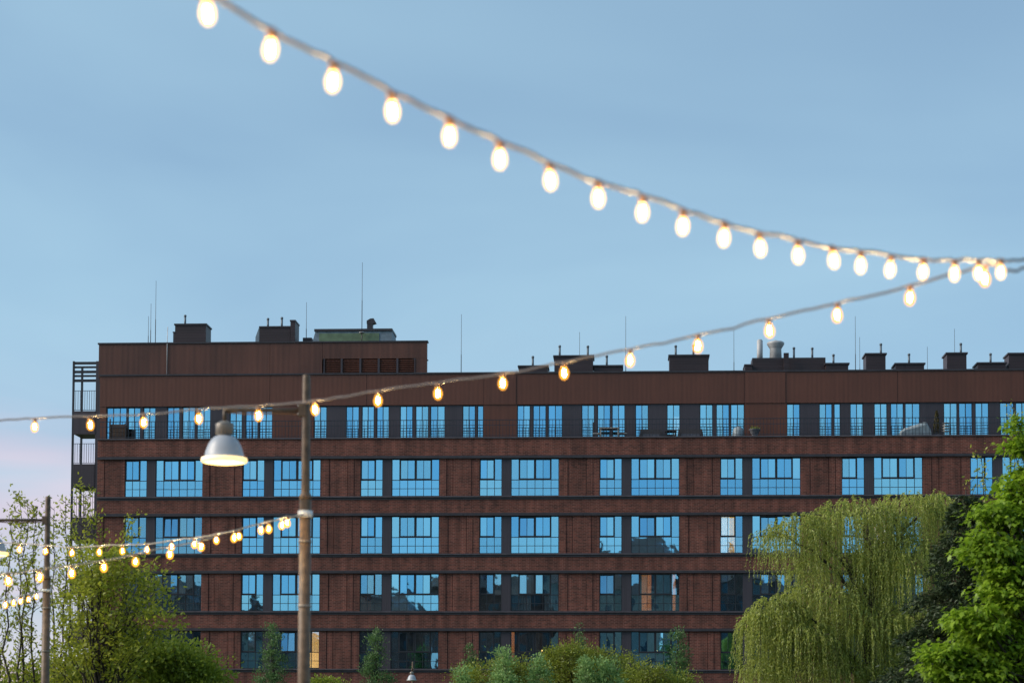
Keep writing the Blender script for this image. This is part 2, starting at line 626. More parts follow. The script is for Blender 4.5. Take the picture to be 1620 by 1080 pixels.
def window_meshes(cols, sashes, w, gm='glass'):
    """frame bars, upper panes and lower glazing of one window, lower left corner at the origin"""
    h = WH
    t1, t2 = h * 0.437, h * 0.208
    cw = w / cols
    fr = MB()
    e = 0.035
    fr.box(0, w, 0, 0.07, 0, e).box(0, w, 0, 0.07, h - e, h)
    fr.box(0, e, 0, 0.07, e, h - e).box(w - e, w, 0, 0.07, e, h - e)
    fr.box(e, w - e, 0.005, 0.065, t1 - .018, t1 + .018)
    fr.box(e, w - e, 0.012, 0.06, t2 - .014, t2 + .014)
    for c in range(1, cols):
        fr.box(c * cw - .016, c * cw + .016, 0.010, 0.058, e, t1 - .018)
    for c in range(1, cols):
        inside = any(c == s + 1 for s in sashes)
        b = 0.014 if inside else 0.026
        fr.box(c * cw - b, c * cw + b, 0.008, 0.058, t1 + .018, h - e)
    for s in sashes:                              # opening sashes stand proud of the fixed frame
        x0, x1, z0, z1 = s * cw + .012, (s + 2) * cw - .012, t1 + .01, h - .02
        b = 0.052
        fr.box(x0, x1, -0.022, 0.0, z0, z0 + b + .02).box(x0, x1, -0.022, 0.0, z1 - b, z1)
        fr.box(x0, x0 + b, -0.022, 0.0, z0 + b + .02, z1 - b).box(x1 - b, x1, -0.022, 0.0, z0 + b + .02, z1 - b)
    up = MB().box(-cw / 2 + .012, cw / 2 - .012, 0.03, 0.036, 0, h - t1 - .05)
    low = MB()
    for c in range(cols):
        low.box(c * cw + .012, (c + 1) * cw - .012, 0.03, 0.036, .02, t2 - .01)
        low.box(c * cw + .012, (c + 1) * cw - .012, 0.03, 0.036, t2 + .01, t1 - .01)
    return (fr.mesh('window', M['frame']), up.mesh('pane', M[gm]), low.mesh('lower_glazing', M[gm]), cols, cw, t1, w)


def curtain_mesh(w, h, m, amp=0.035, pitch=0.16):
    n = max(6, int(w / 0.03))
    mb = MB()
    for i in range(n + 1):
        x = w * i / n
        y = amp * math.sin(x / pitch * 2 * math.pi) + 0.3 * amp * math.sin(x * 9.1)
        mb.v += [(x, y, 0), (x, y * 0.7, h)]
    for i in range(n):
        mb.f.append((2 * i, 2 * i + 2, 2 * i + 3, 2 * i + 1))
        mb.s.append(True)
    return mb.mesh('curtain', m)


WM = [window_meshes(3, [0], 1.25), window_meshes(6, [1, 3], 2.67)]
WMC = [window_meshes(3, [0], 1.25, 'glass_clear'), window_meshes(6, [1, 3], 2.67, 'glass_clear')]
CUR = {}


def curtain(win, x, w, mname):
    key = (round(w, 1), mname)
    if key not in CUR:
        CUR[key] = curtain_mesh(w, WH - .1, M[mname])
    link('curtain', CUR[key], win, (x, 0.16, 0.06))


rng = random.Random(5)
# what one sees behind single windows: (row, bay, window) -> list of (from, width, material) in fractions
LIT = {(1, 5, 0): [(0.0, .42, 'lit_pale'), (.42, .22, 'lit'), (.64, .36, 'curtain_grey')],
       (3, 1, 1): [(0.72, .28, 'lit')],
       (1, 6, 1): [(0.0, .3, 'lit')],
       (2, 2, 0): [(0.05, .45, 'blind_red')],
       (2, 4, 1): [(.0, .2, 'curtain_grey'), (.22, .20, 'lit_orange'), (.44, .4, 'curtain_grey'), (.86, .06, 'lit_orange')],
       (3, 3, 1): [(0.02, .06, 'lit_orange'), (.2, .4, 'curtain_grey'), (.66, .3, 'curtain_grey')],
       (2, 0, 1): [(0.0, .30, 'curtain'), (.36, .26, 'curtain'), (.66, .32, 'curtain')],
       (2, 0, 0): [(0.0, 1.0, 'curtain')],
       (1, 0, 0): [(0.0, 1.0, 'curtain')],
       (1, 0, 1): [(0.0, .2, 'curtain'), (.45, .5, 'curtain')]}
M['lit_orange'].node_tree.nodes['Principled BSDF'].inputs['Emission Strength'].default_value = 1.0
TILT = {(1, 0, 1): [1, 2], (1, 3, 1): [1, 2], (1, 4, 1): [1, 2], (2, 4, 0): [0, 1], (3, 1, 1): [1, 2], (1, 5, 0): [0, 1], (1, 5, 1): [1, 2]}
for r in range(5):
    for k, u in enumerate(BAYS):
        for j in (0, 1):
            see = (r, k, j) in LIT or (r >= 2 and k >= 2 and rng.random() < .45)
            me_f, me_p, me_l, cols, cw, t1, w = (WMC if see else WM)[j]
            win = link('window', me_f, B, (u + WIN_OFF[j][0], 0.12, ROWZ[r] + 0.0))
            tilt = TILT.get((r, k, j), [])
            for c in range(cols):
                p = link('pane', me_p, win, ((c + .5) * cw, 0, t1 + .02))
                p.rotation_euler = (rng.gauss(0, .006), 0, rng.gauss(0, .006))
                if c in tilt:
                    p.rotation_euler = (-0.085, 0, 0)
                    p.location.y += 0.005
            lo = link('lower_glazing', me_l, win, (0, 0, 0))
            lo.rotation_euler = (rng.gauss(0, .003), 0, 0)
            lo['kind'] = 'stuff'
            if (r, k, j) in LIT:
                for x, ww, mn in LIT[(r, k, j)]:
                    curtain(win, x * w, ww * w, mn)
            elif rng.random() < 0.8:
                mn = 'curtain' if rng.random() < 0.6 else 'curtain_grey'
                if j == 0:
                    curtain(win, rng.choice([0, .3]) * w, .6 * w, mn)
                else:
                    curtain(win, .02 * w, rng.choice([.15, .3, .4]) * w, mn)
                    curtain(win, .70 * w, .28 * w, mn)

# ceiling lamps glowing inside two of the low rooms
M['indoor'] = emit('indoor_lamp', (1.0, 0.55, 0.15), 14.0)
globe = MB().lathe([(0, -.06), (.04, -.045), (.06, 0), (.04, .045), (0, .06)], 10).mesh('indoor_lamp', M['indoor'])
wins = [o for o in B.children if o.name.startswith('window') and 'sill' not in o.name]
for r_, k_, j_, spots in ((3, 3, 1, [(1.75, .95), (2.1, .95), (1.95, .62), (2.35, .55)]), (3, 4, 1, [(1.45, .92)]), (2, 4, 1, [(.12, .9), (.16, .6), (.1, .4)])):
    for w_ in wins:
        if abs(w_.location.x - (BAYS[k_] + WIN_OFF[j_][0])) < .01 and abs(w_.location.z - ROWZ[r_]) < .01:
            for x_, z_ in spots:
                link('indoor_lamp', globe, w_, (x_, .8, z_ + .1))

# --- terrace floor and the set-back top floor
MB().box(U0, U1, 0.37, TV + 0.09, PT - 0.35, PT - 0.15).build('terrace_floor', M['ledge'], B)
TOPW = [(168, 200, 3), (201.5, 222, 2), (226, 246, 2), (264, 284, 2), (288, 308.5, 2), (311, 333, 2), (363, 383, 2), (388, 408, 2),
        (410, 431, 2), (496, 517, 2), (547, 568, 2), (572, 592, 2), (595.5, 615.5, 2), (632.5, 653, 2), (657, 678, 2), (680.5, 704, 2),
        (731.5, 752, 2), (755, 765, 1), (818, 839, 2), (843, 864, 2), (867, 890, 2), (920, 940.7, 2), (945, 966, 2), (968, 989, 2),
        (1005, 1026, 2), (1055, 1076, 2), (1107, 1128, 2), (1133, 1154, 2), (1156, 1178, 2), (1244.7, 1266, 2), (1296, 1317, 2),
        (1319.5, 1330, 1), (1345, 1366, 2), (1383, 1404, 2), (1409, 1430, 2), (1432, 1456, 2), (1493, 1515, 2), (1517, 1539, 2),
        (1543, 1565, 2), (1582, 1605, 2), (1607, 1628, 2), (1650, 1672, 2)]
HZ = fac(760, 640, TV)[1]
FZ = PT - 0.14
BROWN = [(155, 168), (431, 496), (765, 818), (1178, 1244.7)]


def top_u(px):
    return fac(px, 665, TV)[0]


prev = 155.5
prev_u = fac(158, 665, TV)[0]
pane_cache = {}
for x0, x1, n in TOPW:
    u0, u1 = top_u(x0), top_u(x1)
    brown = any(abs(x0 - b) < 3 for a, b in BROWN)
    if u0 - prev_u > 0.02:
        MB().box(prev_u, u0, TV + (0.0 if brown else 0.06), TV + 0.3, FZ, HZ + (0 if not brown else 0)).build(
            'cladding_panel' if brown else 'dark_panel', M['corten'] if brown else M['dark_panel'], B)
    w, h = u1 - u0, HZ - FZ
    fr = MB()
    e = 0.045
    fr.box(0, w, 0, .08, h - e - .03, h).box(0, w, 0, .08, 0, e).box(0, e, 0, .08, e, h - e - .03).box(w - e, w, 0, .08, e, h - e - .03)
    for i in range(1, n):
        fr.box(w * i / n - .022, w * i / n + .022, .005, .075, e, h - e - .03)
    fr.box(e, w - e, .012, .07, .78, .82)
    win = fr.build('terrace_window', M['frame'], B, (u0, TV + 0.1, FZ))
    cw = w / n
    for i in range(n):
        key = round(cw, 2)
        if key not in pane_cache:
            pane_cache[key] = MB().box(-cw / 2 + .01, cw / 2 - .01, .035, .041, .02, h - .05).mesh('pane', M['glass'])
        p = link('pane', pane_cache[key], win, ((i + .5) * cw, 0, 0))
        p.rotation_euler = (rng.gauss(0, .003), 0, rng.gauss(0, .003))
    if rng.random() < .5:
        link('curtain', curtain_mesh(w * .5, h - .1, M['curtain']), win, (rng.choice([0, .5]) * w, .35, .05))
    prev, prev_u = x1, u1
MB().box(prev_u, U1, TV + .06, TV + .3, FZ, HZ).build('dark_panel', M['dark_panel'], B)
lw = MB().box(0, .5, 0, .05, 0, 1.5).build('lit_wall_niche', M['lit_pale'], B, (fac(1066, 665, TV)[0], TV + 0.5, FZ + .1))
# fascia over the windows: brown panels with open joints
seams = [155, 427, 580, 765.5, 816.5, 1177.5, 1243, 1420, 1620, 1800]
UT = fac(158, 615, TV)[0]
us = [UT] + [fac(s, 615, TV)[0] for s in seams[1:-1]] + [U1]
for i in range(len(us) - 1):
    off = -0.03 if seams[i] in (765.5, 1177.5) else 0.0
    MB().box(us[i] + .012, us[i + 1] - .012, TV - .02 + off, TV + .3, HZ + .004, RZ - .09).build('cladding_panel', M['corten'], B)
MB().box(UT + .02, U1, TV + .02, TV + .29, HZ + .02, RZ - .1).build('joint_backing', M['ledge'], B)
MB().box(UT - .05, U1, TV - .08, TV + .5, RZ - .088, RZ).build('roof_coping', M['ledge'], B)
MB().box(U0 + .3, U1 - .1, TV + .51, DEPTH, RZ - .4, RZ - .3).build('roof', M['ledge'], B)
MB().box(UT + .01, UT + .3, TV + .31, DEPTH - .01, 17.35, RZ - .42).build('side_wall', M['corten'], B)
MB().box(U0 + .5, U1 - .32, TV + .31, 6.0, HZ + .1, HZ + .3).build('floor_slab', M['room'], B)

# terrace railing: posts and rails, balusters as one run
rail = MB()
RY = 0.12
RT = fac(760, 663.5, RY)[1]
rail.box(U0 + .05, U1, RY - .02, RY + .02, RT - .035, RT)
rail.box(U0 + .05, U1, RY - .012, RY + .012, RT - .33, RT - .30)
rail.box(U0 + .05, U1, RY - .012, RY + .012, PT + .16, PT + .19)
ro = rail.build('railing', M['railing'], B)
bal = MB()
u = U0 + .06
while u < U1:
    bal.box(u - .011, u + .011, RY - .011, RY + .011, PT + .07, RT - .036)
    u += .185
bo = bal.build('balusters', M['railing'], ro)
bo['kind'] = 'stuff'

# upper plant-room block
PV = 2.2
pu0, pu1 = fac(156, 565, PV)[0], fac(675.5, 565, PV)[0]
PZ = fac(420, 540.5, PV)[1]
PSEAM = [pu0] + [fac(x, 565, PV)[0] for x in (265, 427)] + [fac(510, 565, PV)[0]]
for i in range(3):
    MB().box(PSEAM[i] + .008, PSEAM[i + 1] - .008, PV, PV + .25, RZ - .05, PZ - .08).build('cladding_panel', M['corten_top'], B)
lz0, lz1 = RZ - .05, fac(580, 567, PV)[1]
MB().box(PSEAM[3] + .008, pu1, PV, PV + .25, lz1, PZ - .08).build('cladding_panel', M['corten_top'], B)
MB().box(fac(657, 575, PV)[0], pu1, PV, PV + .25, lz0, lz1 - .005).build('cladding_panel', M['corten_top'], B)
MB().box(pu0 - .05, pu1 + .05, PV - .06, PV + .45, PZ - .08, PZ).build('roof_coping', M['ledge'], B)
MB().box(pu0 - .05, pu1 - .9, PV + .451, 5.6, PZ - .08, PZ).build('roof_coping', M['ledge'], B)
MB().box(pu0, pu0 + .2, PV + .26, 5.5, RZ - .29, PZ - .09).build('side_wall', M['corten_top'], B)
MB().box(pu1 - 1.1, pu1 - .9, PV + .26, 5.5, RZ - .29, PZ - .09).build('side_wall', M['corten_top'], B)
MB().box(pu0, pu1 - .9, 5.51, 5.6, RZ - .29, PZ - .09).build('side_wall', M['corten_top'], B)
MB().box(PSEAM[3] + .02, fac(657, 575, PV)[0] - .02, PV + .30, PV + .36, lz0, lz1).build('louvre_backing', M['frame'], B)
LX = [512, 540.5, 570, 599, 628.5, 657]
for i in range(5):
    a, b = fac(LX[i], 575, PV)[0], fac(LX[i + 1], 575, PV)[0]
    lp = MB().box(a, a + .06, PV - .03, PV + .1, lz0, lz1 - .003).build('louvre_panel', M['dark_panel'], B)
    MB().box(b - .05, b - .003, PV - .03, PV + .1, lz0, lz1 - .003).build('louvre_post', M['dark_panel'], lp)
    z = lz0 + .04
    while z < lz1 - .06:
        s = MB()
        x0, x1 = a + .062, b - .052
        s.v = [(x0, PV + .0, z), (x1, PV + .0, z), (x1, PV + .07, z + .07), (x0, PV + .07, z + .07),
               (x0, PV + .0, z + .015), (x1, PV + .0, z + .015), (x1, PV + .07, z + .085), (x0, PV + .07, z + .085)]
        s.f = [(0, 3, 2, 1), (4, 5, 6, 7), (0, 1, 5, 4), (1, 2, 6, 5), (2, 3, 7, 6), (3, 0, 4, 7)]
        s.s = [False] * 6
        s.build('slat', M['corten_top'], lp)
        z += .105
uc, zc = fac(264.5, 565, PV)
MB().tube([(uc + .02, PV - .04, PZ + .9), (uc, PV - .04, PZ), (uc, PV - .04, RZ)], .022, 6).build('lightning_conductor', M['cable_light'], B)
# right-hand small cable box
zb = fac(676, 569, PV)[1]
MB().box(pu1, pu1 + .06, PV + .1, PV + .2, zb - .03, zb + .03).build('junction_box', M['ledge'], B)

# --- stacks and flues on the roofs
CH = [  # x0, x1, y top, depth, base z, cap overhang, flues [(x, y top)]
    (277, 326, 512, 3.5, PZ, .05, [(293, 498)]),
    (411, 459, 516, 3.6, PZ, .04, [(424, 503), (446, 501.5)]),
    (459.5, 467, 506, 3.5, PZ, .03, []),
    (479, 493, 534, 4.0, PZ, .0, []),
    (821, 866, 578, 4.0, RZ - .3, .07, [(843, 563)]),
    (877, 938, 562, 4.0, RZ - .3, .07, [(885.5, 546), (930, 546.5)]),
    (940, 984, 577.5, 4.2, RZ - .3, .07, [(960, 562)]),
    (1059, 1121, 561, 4.0, RZ - .3, .06, [(1069, 546), (1097, 545)]),
    (1178.5, 1190, 576, 4.0, RZ - .3, .04, []),
    (1190, 1306, 566, 4.4, RZ - .3, .0, [(1256, 549), (1285, 549.5)]),
    (1306.5, 1342, 574, 4.0, RZ - .3, .07, [(1318.5, 560)]),
    (1370, 1401, 558.5, 4.0, RZ - .3, .07, [(1393.5, 543)]),
    (1417, 1462, 574, 4.0, RZ - .3, .07, [(1438, 559)]),
    (1498, 1529, 557.5, 4.0, RZ - .3, .07, [(1520, 542.5)]),
    (1547, 1591, 573, 4.0, RZ - .3, .07, [(1567, 558.5)]),
    (1596, 1640, 558, 4.0, RZ - .3, .07, [(1630, 543)])]
for x0, x1, yt, dep, zb, cap, flues in CH:
    a, zt = fac(x0, yt, dep)
    b, _ = fac(x1, yt, dep)
    dd = 1.4
    c = MB().box(a, b, dep, dep + dd, zb, zt - .09).build('chimney_stack', M['stack'], B)
    MB().box(a - cap, b + cap, dep - cap - .003, dep + dd + cap, zt - .088, zt).build('cap', M['ledge'], c)
    for fx, fy in flues:
        fu, fz = fac(fx, fy, dep + .8)
        f = MB().tube([(fu, dep + .8, zt + .002), (fu, dep + .8, fz - .12)], .062, 10).build('flue', M['flue'], c)
        MB().tube([(fu, dep + .8, fz - .118), (fu, dep + .8, fz - .03), (fu, dep + .8, fz)], [.075, .08, .05], 10).build('flue_cowl', M['flue'], c)
# bevelled flank of the second stack and a vent on the first
a, z = fac(404, 533, 3.6); a2, z2 = fac(410.5, 516, 3.6)
MB().prism([(a, PZ), (a2 - .005, PZ), (a2 - .005, z2), (a, z)], 3.62, 5.0).build('chimney_flank', M['bluegrey'], B)
a, z = fac(274, 526, 3.5); b, _ = fac(276.8, 526, 3.5)
MB().box(a, b, 3.5, 3.8, PZ, z).build('vent_box', M['ledge'], B)
MB().box(a - .03, b - .002, 3.47, 3.83, z, z + .05).build('vent_cap', M['ledge'], B)
# green plant box with goose-neck and dish
GD = 3.3
a, z = fac(499, 521.5, GD); b, _ = fac(620, 523, GD)
am, zm = fac(493, 537, GD)
gb = MB().prism([(am, PZ), (b, PZ), (b, z - .1), (a, z - .1)], GD, GD + 2.0).build('plant_box', M['bluegrey'], B)
g0, gz0 = fac(505, 527.5, GD); g1, _ = fac(600, 527.5, GD)
MB().box(g0, g1, GD - .03, GD - .002, PZ + .05, gz0).build('green_panel', M['green'], gb)
MB().box(a - .06, b + .03, GD - .08, GD + 2.05, z - .098, z + .03).build('roof_edge', M['ledge'], gb)
gx, gz = fac(584, 513, GD + 1)
gn = MB()
gn.box(gx - .10, gx + .22, GD + .8, GD + 1.2, z + .03, gz)
gn.prism([(gx - .12, gz), (gx + .24, gz - .0), (gx + .42, gz + .06), (gx + .28, gz + .32), (gx + .08, gz + .30), (gx - .12, gz + .18)], GD + .79, GD + 1.21)
gn.build('goose_neck_vent', M['ledge'], gb)
dxu, dz = fac(572.5, 526, GD - .3)
MB().lathe([(0, -.05), (.12, -.045), (.18, .0), (.17, .02), (0, .03)], 16, (dxu, GD - .3, dz)).build('mast_dish', M['white_vent'], gb)
MB().tube([(dxu, GD - .3, PZ), (dxu, GD - .3, dz - .045)], .03, 6).build('mast_foot', M['ledge'], gb)
# white flue and mushroom vent
VD = 5.2
u_, zt = fac(1202, 537, VD); u2, _ = fac(1206.5, 537, VD)
zb = fac(1202, 566, VD)[1] - .4
wf = MB().lathe([(0, zb), (.17, zb), (.17, zt - .06), (.12, zt - .04), (.12, zt), (0, zt)], 18, (u_, VD, 0)).build('white_flue', M['white_vent'], B)
u_, zt = fac(1227, 540, VD)
s = 1 / 28.0
MB().lathe([(0, zt - 1.2), (.36, zt - 1.2), (.33, zt - .45), (.36, zt - .40), (.50, zt - .18), (.50, zt - .08), (.40, zt - .02), (.12, zt), (.1, zt + .06), (0, zt + .07)],
           24, (u_, VD, 0)).build('mushroom_vent', M['white_vent'], B)
a, z = fac(1240, 558, 3.9); b, _ = fac(1248, 558, 3.9)
MB().box(a, b, 3.9, 4.1, RZ - .3, z).build('chimney_post', M['stack'], B)
# lightning rods
RODS = [(235, 500, 5.2, PZ), (239, 480, 5.2, PZ), (247, 444, 5, PZ), (485, 478, 5, PZ), (574.5, 415, GD - .3, None), (730, 497, 5, RZ - .3), (917, 525, 7, RZ - .3),
        (990, 500, 6, RZ - .3), (1161, 521, 6, RZ - .3), (1353, 500, 5, RZ - .3), (1360, 533, 8, RZ - .3), (1467, 548, 8, RZ - .3), (1510, 520, 7, RZ - .3)]
for x, yt, dep, zb in RODS:
    u_, zt = fac(x, yt, dep)
    if zb is None:
        u_, zb = dxu, dz + .03
    h = zt - zb
    MB().tube([(u_, dep, zb), (u_, dep, zb + h * .45), (u_, dep, zb + h * .46), (u_, dep, zt)], [.022, .022, .014, .010], 6).build('lightning_rod', M['ledge'], B)

# --- balcony tower at the left flank, ten metres back
TD = 9.6
SW = fac(114, 640, TD)[0], fac(160, 640, TD)[0]
t0, t1_ = SW
tz = [fac(130, y, TD)[1] for y in (571, 603, 650, 686.5, 733, 769.5)]
th = tz[1] - tz[3]
tower = B
MB().box(t0, t0 + .12, TD, TD + .12, 0, tz[0]).build('tower_post', M['frame'], B)
MB().box(t0, t0 + .12, TD + 1.9, TD + 2.02, 0, tz[0]).build('tower_post', M['frame'], B)
MB().box(t1_ - .35, t1_ + .3, TD + .001, TD + 2.0, 0, tz[0] - .01).build('tower_wall', M['dark_panel'], B)
for i in range(5):                               # pergola slats on top
    z = tz[0] - .04 - i * .27
    MB().box(t0 + .121, t1_ - .351, TD + .02, TD + .1, z - (.12 if i % 2 else .16), z).build('slat', M['frame'], B)
k = 0
z = tz[1]
while z > 3.5:
    zo = z - (tz[1] - tz[2])
    MB().box(t0 + .121, t1_ - .351, TD - .02, TD + 2.0, zo - (tz[2] - tz[3]), zo).build('balcony_slab', M['dark_panel'], B)
    rl = MB()
    rt = zo + (tz[1] - tz[2]) * .69
    rl.box(t0 + .121, t1_ - .351, TD, TD + .03, rt - .03, rt).box(t0 + .121, t1_ - .351, TD, TD + .03, zo + .05, zo + .08)
    x = t0 + .22
    while x < t1_ - .36:
        rl.box(x - .012, x + .012, TD + .004, TD + .026, zo + .08, rt - .03)
        x += .142
    rl.build('balcony_railing', M['railing'], B)
    z -= th


# ------------------------------------------------------------------ street lamps
M['pole'] = plain('pole_steel', (0.125, 0.080, 0.048), 0.5, 0.1, var=0.4, scale=14)
M['shade'] = plain('lamp_shade_enamel', (0.42, 0.44, 0.48), 0.35, var=0.08)
M['housing'] = plain('lamp_housing', (0.24, 0.21, 0.18), 0.45, 0.3)
M['lamp_glow'] = emit('lamp_diffuser', (1.0, 0.66, 0.20), 4.5)
M['lip_glow'] = emit('lamp_glass_lip', (1.0, 0.62, 0.16), 1.5)
M['lamp_off'] = plain('lamp_diffuser_off', (0.5, 0.5, 0.48), 0.4)
M['socket'] = plain('bulb_socket', (0.30, 0.15, 0.06), 0.4)
M['strap'] = plain('pale_strap', (0.70, 0.70, 0.68), 0.5)


def street_lamp(px, ytop, dist, arm_dir, lit, label, k=1.0):
    """pole with a short arm and a bell shade; arm_dir is the way the arm points on the ground"""
    top = at(px, ytop, dist)
    h = top.z
    s = empty('street_lamp', (top.x, top.y, 0))
    s.rotation_euler = (0, 0, math.atan2(arm_dir[1], arm_dir[0]))
    tag(s, label, 'street lamp', 'street lamps with bell shades')
    hz = h - 1.24
    MB().tube([(0, 0, 0), (0, 0, hz)], [.066, .060], 16).build('pole', M['pole'], s)
    MB().lathe([(.0605, hz - .02), (.063, hz - .02), (.063, hz + .01), (.042, hz + .05)], 16).build('collar', M['pole'], s)
    MB().lathe([(.045, hz + .02), (.040, h - .03), (.036, h), (0, h + .004)], 16).build('upper_pole', M['pole'], s)
    ah = h - .36
    arm = MB().tube([(.036, 0, ah), (.80, 0, ah), (.824, 0, ah)], .022, 10).build('arm', M['pole'], s)
    MB().tube([(.824, 0, ah + .02), (.824, 0, ah - .12)], .020, 10).build('stem', M['pole'], s)
    MB().lathe([(0, ah - .11), (.03, ah - .11), (.088, ah - .14), (.092, ah - .15), (.088, ah - .24), (.07, ah - .255), (.07, ah - .27)], 24, (.824, 0, 0)).build('lamp_housing', M['housing'], s)
    z0 = ah - .262
    prof = [(.070, 0), (.10, -.012), (.135, -.045), (.165, -.095), (.188, -.16), (.200, -.225), (.210, -.232), (.226, -.238), (.226, -.262), (.214, -.262), (.196, -.236), (.18, -.16), (.155, -.10), (.12, -.05), (0, -.03)]
    sh = MB().lathe([(r, z0 + z) for r, z in prof], 40, (.824, 0, 0)).build('lamp_shade', M['shade'], s)
    MB().lathe([(.195, z0 - .240), (.21, z0 - .262), (.205, z0 - .272), (.12, z0 - .285), (0, z0 - .29)], 32, (.824, 0, 0)).build('diffuser', M['lamp_glow'] if lit else M['lamp_off'], sh)
    MB().lathe([(.2265, z0 - .225), (.231, z0 - .228), (.233, z0 - .245), (.231, z0 - .264), (.2265, z0 - .268), (.208, z0 - .270)], 40, (.824, 0, 0)).build('glass_lip', M['lip_glow'] if lit else M['lamp_off'], sh)
    bx = MB().box(.0, .075, -.05, .05, ah - .06, ah + .06).build('arm_bracket', M['pole'], s)
    for z in (ah - .04, ah + .04):
        for y in (-.035, .035):
            MB().tube([(.075, y, z), (.083, y, z)], .009, 6).build('bolt', M['strap'], bx)
    for z in (hz - .45, hz - 1.1):
        MB().lathe([(.0625, z - .012), (.068, z - .012), (.068, z + .012), (.0625, z + .012)], 16).build('clamp_band', M['housing'], s)
    wire = [(.0, -.072, hz - 1.6), (.005, -.070, hz - .9), (-.004, -.072, hz - .4), (.0, -.068, hz - .05), (.0, -.052, hz + .1), (.01, -.05, ah - .1), (.06, -.035, ah - .03), (.3, -.026, ah - .03), (.6, -.026, ah - .035), (.8, -.024, ah - .02)]
    MB().tube(wire, .007, 6).build('wire', M['socket'], s)
    return s, top


L1, L1T = street_lamp(485, 593, 20.0, (-1, 0.0), True, 'tall steel street lamp with lit bell shade, strings of bulbs tied to it')
L2, L2T = street_lamp(76, 785, 30.0, (-1, 0.02), True, 'street lamp at the left edge, shade out of the picture, in front of thin trees')
L3, L3T = street_lamp(653, 1046, 92.0, (0.0, -1), False, 'small far street lamp with unlit blue-grey shade below the middle windows')

# ------------------------------------------------------------------ strings of bulbs
M['cable'] = plain('string_cable', (0.10, 0.08, 0.075), 0.45)
M['cable_lit'] = plain('lit_string_cable', (0.42, 0.37, 0.30), 0.5)  # bulb light on the lower cables put into a paler colour
M['bulb_core'] = emit('bulb_filament', (1.0, 0.66, 0.26), 2600.0)
gm_, gn_, gl_, gb_ = mat('bulb_glass')
gn_.remove(gb_)
_t = gn_.new('ShaderNodeBsdfTransparent')
_e = gn_.new('ShaderNodeEmission')
_e.inputs[0].default_value = (1.0, 0.58, 0.20, 1)  # orange halo of the bulb put into the glass's own glow
_e.inputs[1].default_value = 5.0
_m = gn_.new('ShaderNodeMixShader')
_m.inputs[0].default_value = 0.60
gl_.new(_t.outputs[0], _m.inputs[1]); gl_.new(_e.outputs[0], _m.inputs[2])
gl_.new(_m.outputs[0], gn_['Material Output'].inputs[0])
M['bulb_glass'] = gm_
M['bulb_amber'] = gm_.copy()
M['bulb_amber'].name = 'halo_bulb_glass'
for nd in M['bulb_amber'].node_tree.nodes:
    if nd.type == 'EMISSION':
        nd.inputs[0].default_value, nd.inputs[1].default_value = (1.0, 0.40, 0.045, 1), 3.4
    if nd.type == 'MIX_SHADER':
        nd.inputs[0].default_value = 0.72
BULB_SOCKET = MB().lathe([(0, .004), (.010, .004), (.0145, -.004), (.0150, -.024), (.0125, -.033), (0, -.034)], 12).mesh('bulb', M['socket'])
BULB_P = [(.0115, -.031), (.0150, -.038), (.0200, -.048), (.0222, -.060), (.0224, -.069), (.0202, -.081), (.0145, -.092), (.0070, -.0985), (0, -.0995)]
BULB_GLASS = MB().lathe(BULB_P, 16).mesh('bulb_glass', M['bulb_glass'])
BULB_GOLD = MB().lathe([(r * 1.38, z * 1.12) for r, z in BULB_P], 16).mesh('bulb_glass', M['bulb_amber'])  # glass widened so its amber glow stands in for the halo
BULB_AMBER = MB().lathe([(r * 1.16, z * 1.06) for r, z in BULB_P], 16).mesh('bulb_glass', M['bulb_amber'])
BULB_CORE = MB().lathe([(0, -.046), (.003, -.048), (.0042, -.056), (.0046, -.066), (.0042, -.076), (.003, -.083), (0, -.085)], 8).mesh('filament', M['bulb_core'])
DROP = .066


def light_string(bulbs, d0, d1, start, end, label, drop=DROP, r=.0072, wob=.006, cab='cable', glass=None):
    """bulbs: pixels of the bulb centres; the distance runs from d0 to d1 along them; start and end: points of the cable beyond the bulbs"""
    n = len(bulbs)
    tops = []
    for i, (x, y) in enumerate(bulbs):
        d = d0 + (d1 - d0) * i / max(1, n - 1)
        tops.append(at(x, y, d) + Vector((0, 0, drop)))
    s = empty('string_light', tops[0])
    tag(s, label, 'string light', 'strings of glowing bulbs')
    o = tops[0]
    pts = list(start) + tops + list(end)
    pts = [Vector(p) for p in pts]
    # smooth curve through the points (Catmull-Rom)
    P = [pts[0] * 2 - pts[1]] + pts + [pts[-1] * 2 - pts[-2]]
    curve = []
    rr = random.Random(n)
    for i in range(1, len(P) - 2):
        for k in range(6):
            t = k / 6
            a, b, c, d = P[i - 1], P[i], P[i + 1], P[i + 2]
            q = .5 * ((2 * b) + (c - a) * t + (2 * a - 5 * b + 4 * c - d) * t * t + (3 * b - a - 3 * c + d) * t ** 3)
            if k:
                q += Vector((0, 0, rr.gauss(0, wob * .35) + wob * math.sin(i * 2.1 + t * 3.1)))
            curve.append(q - o)
    curve.append(pts[-1] - o)
    MB().tube(curve, r, 8).build('cable', M[cab], s)
    for p in tops:
        b = link('bulb', BULB_SOCKET, s, p - o)
        b.rotation_euler = (rr.gauss(0, .05), rr.gauss(0, .06), rr.uniform(0, 6))
        link('bulb_glass', glass or BULB_AMBER, b)
        link('filament', BULB_CORE, b)
    return s, o + curve[0], o + curve[-1]


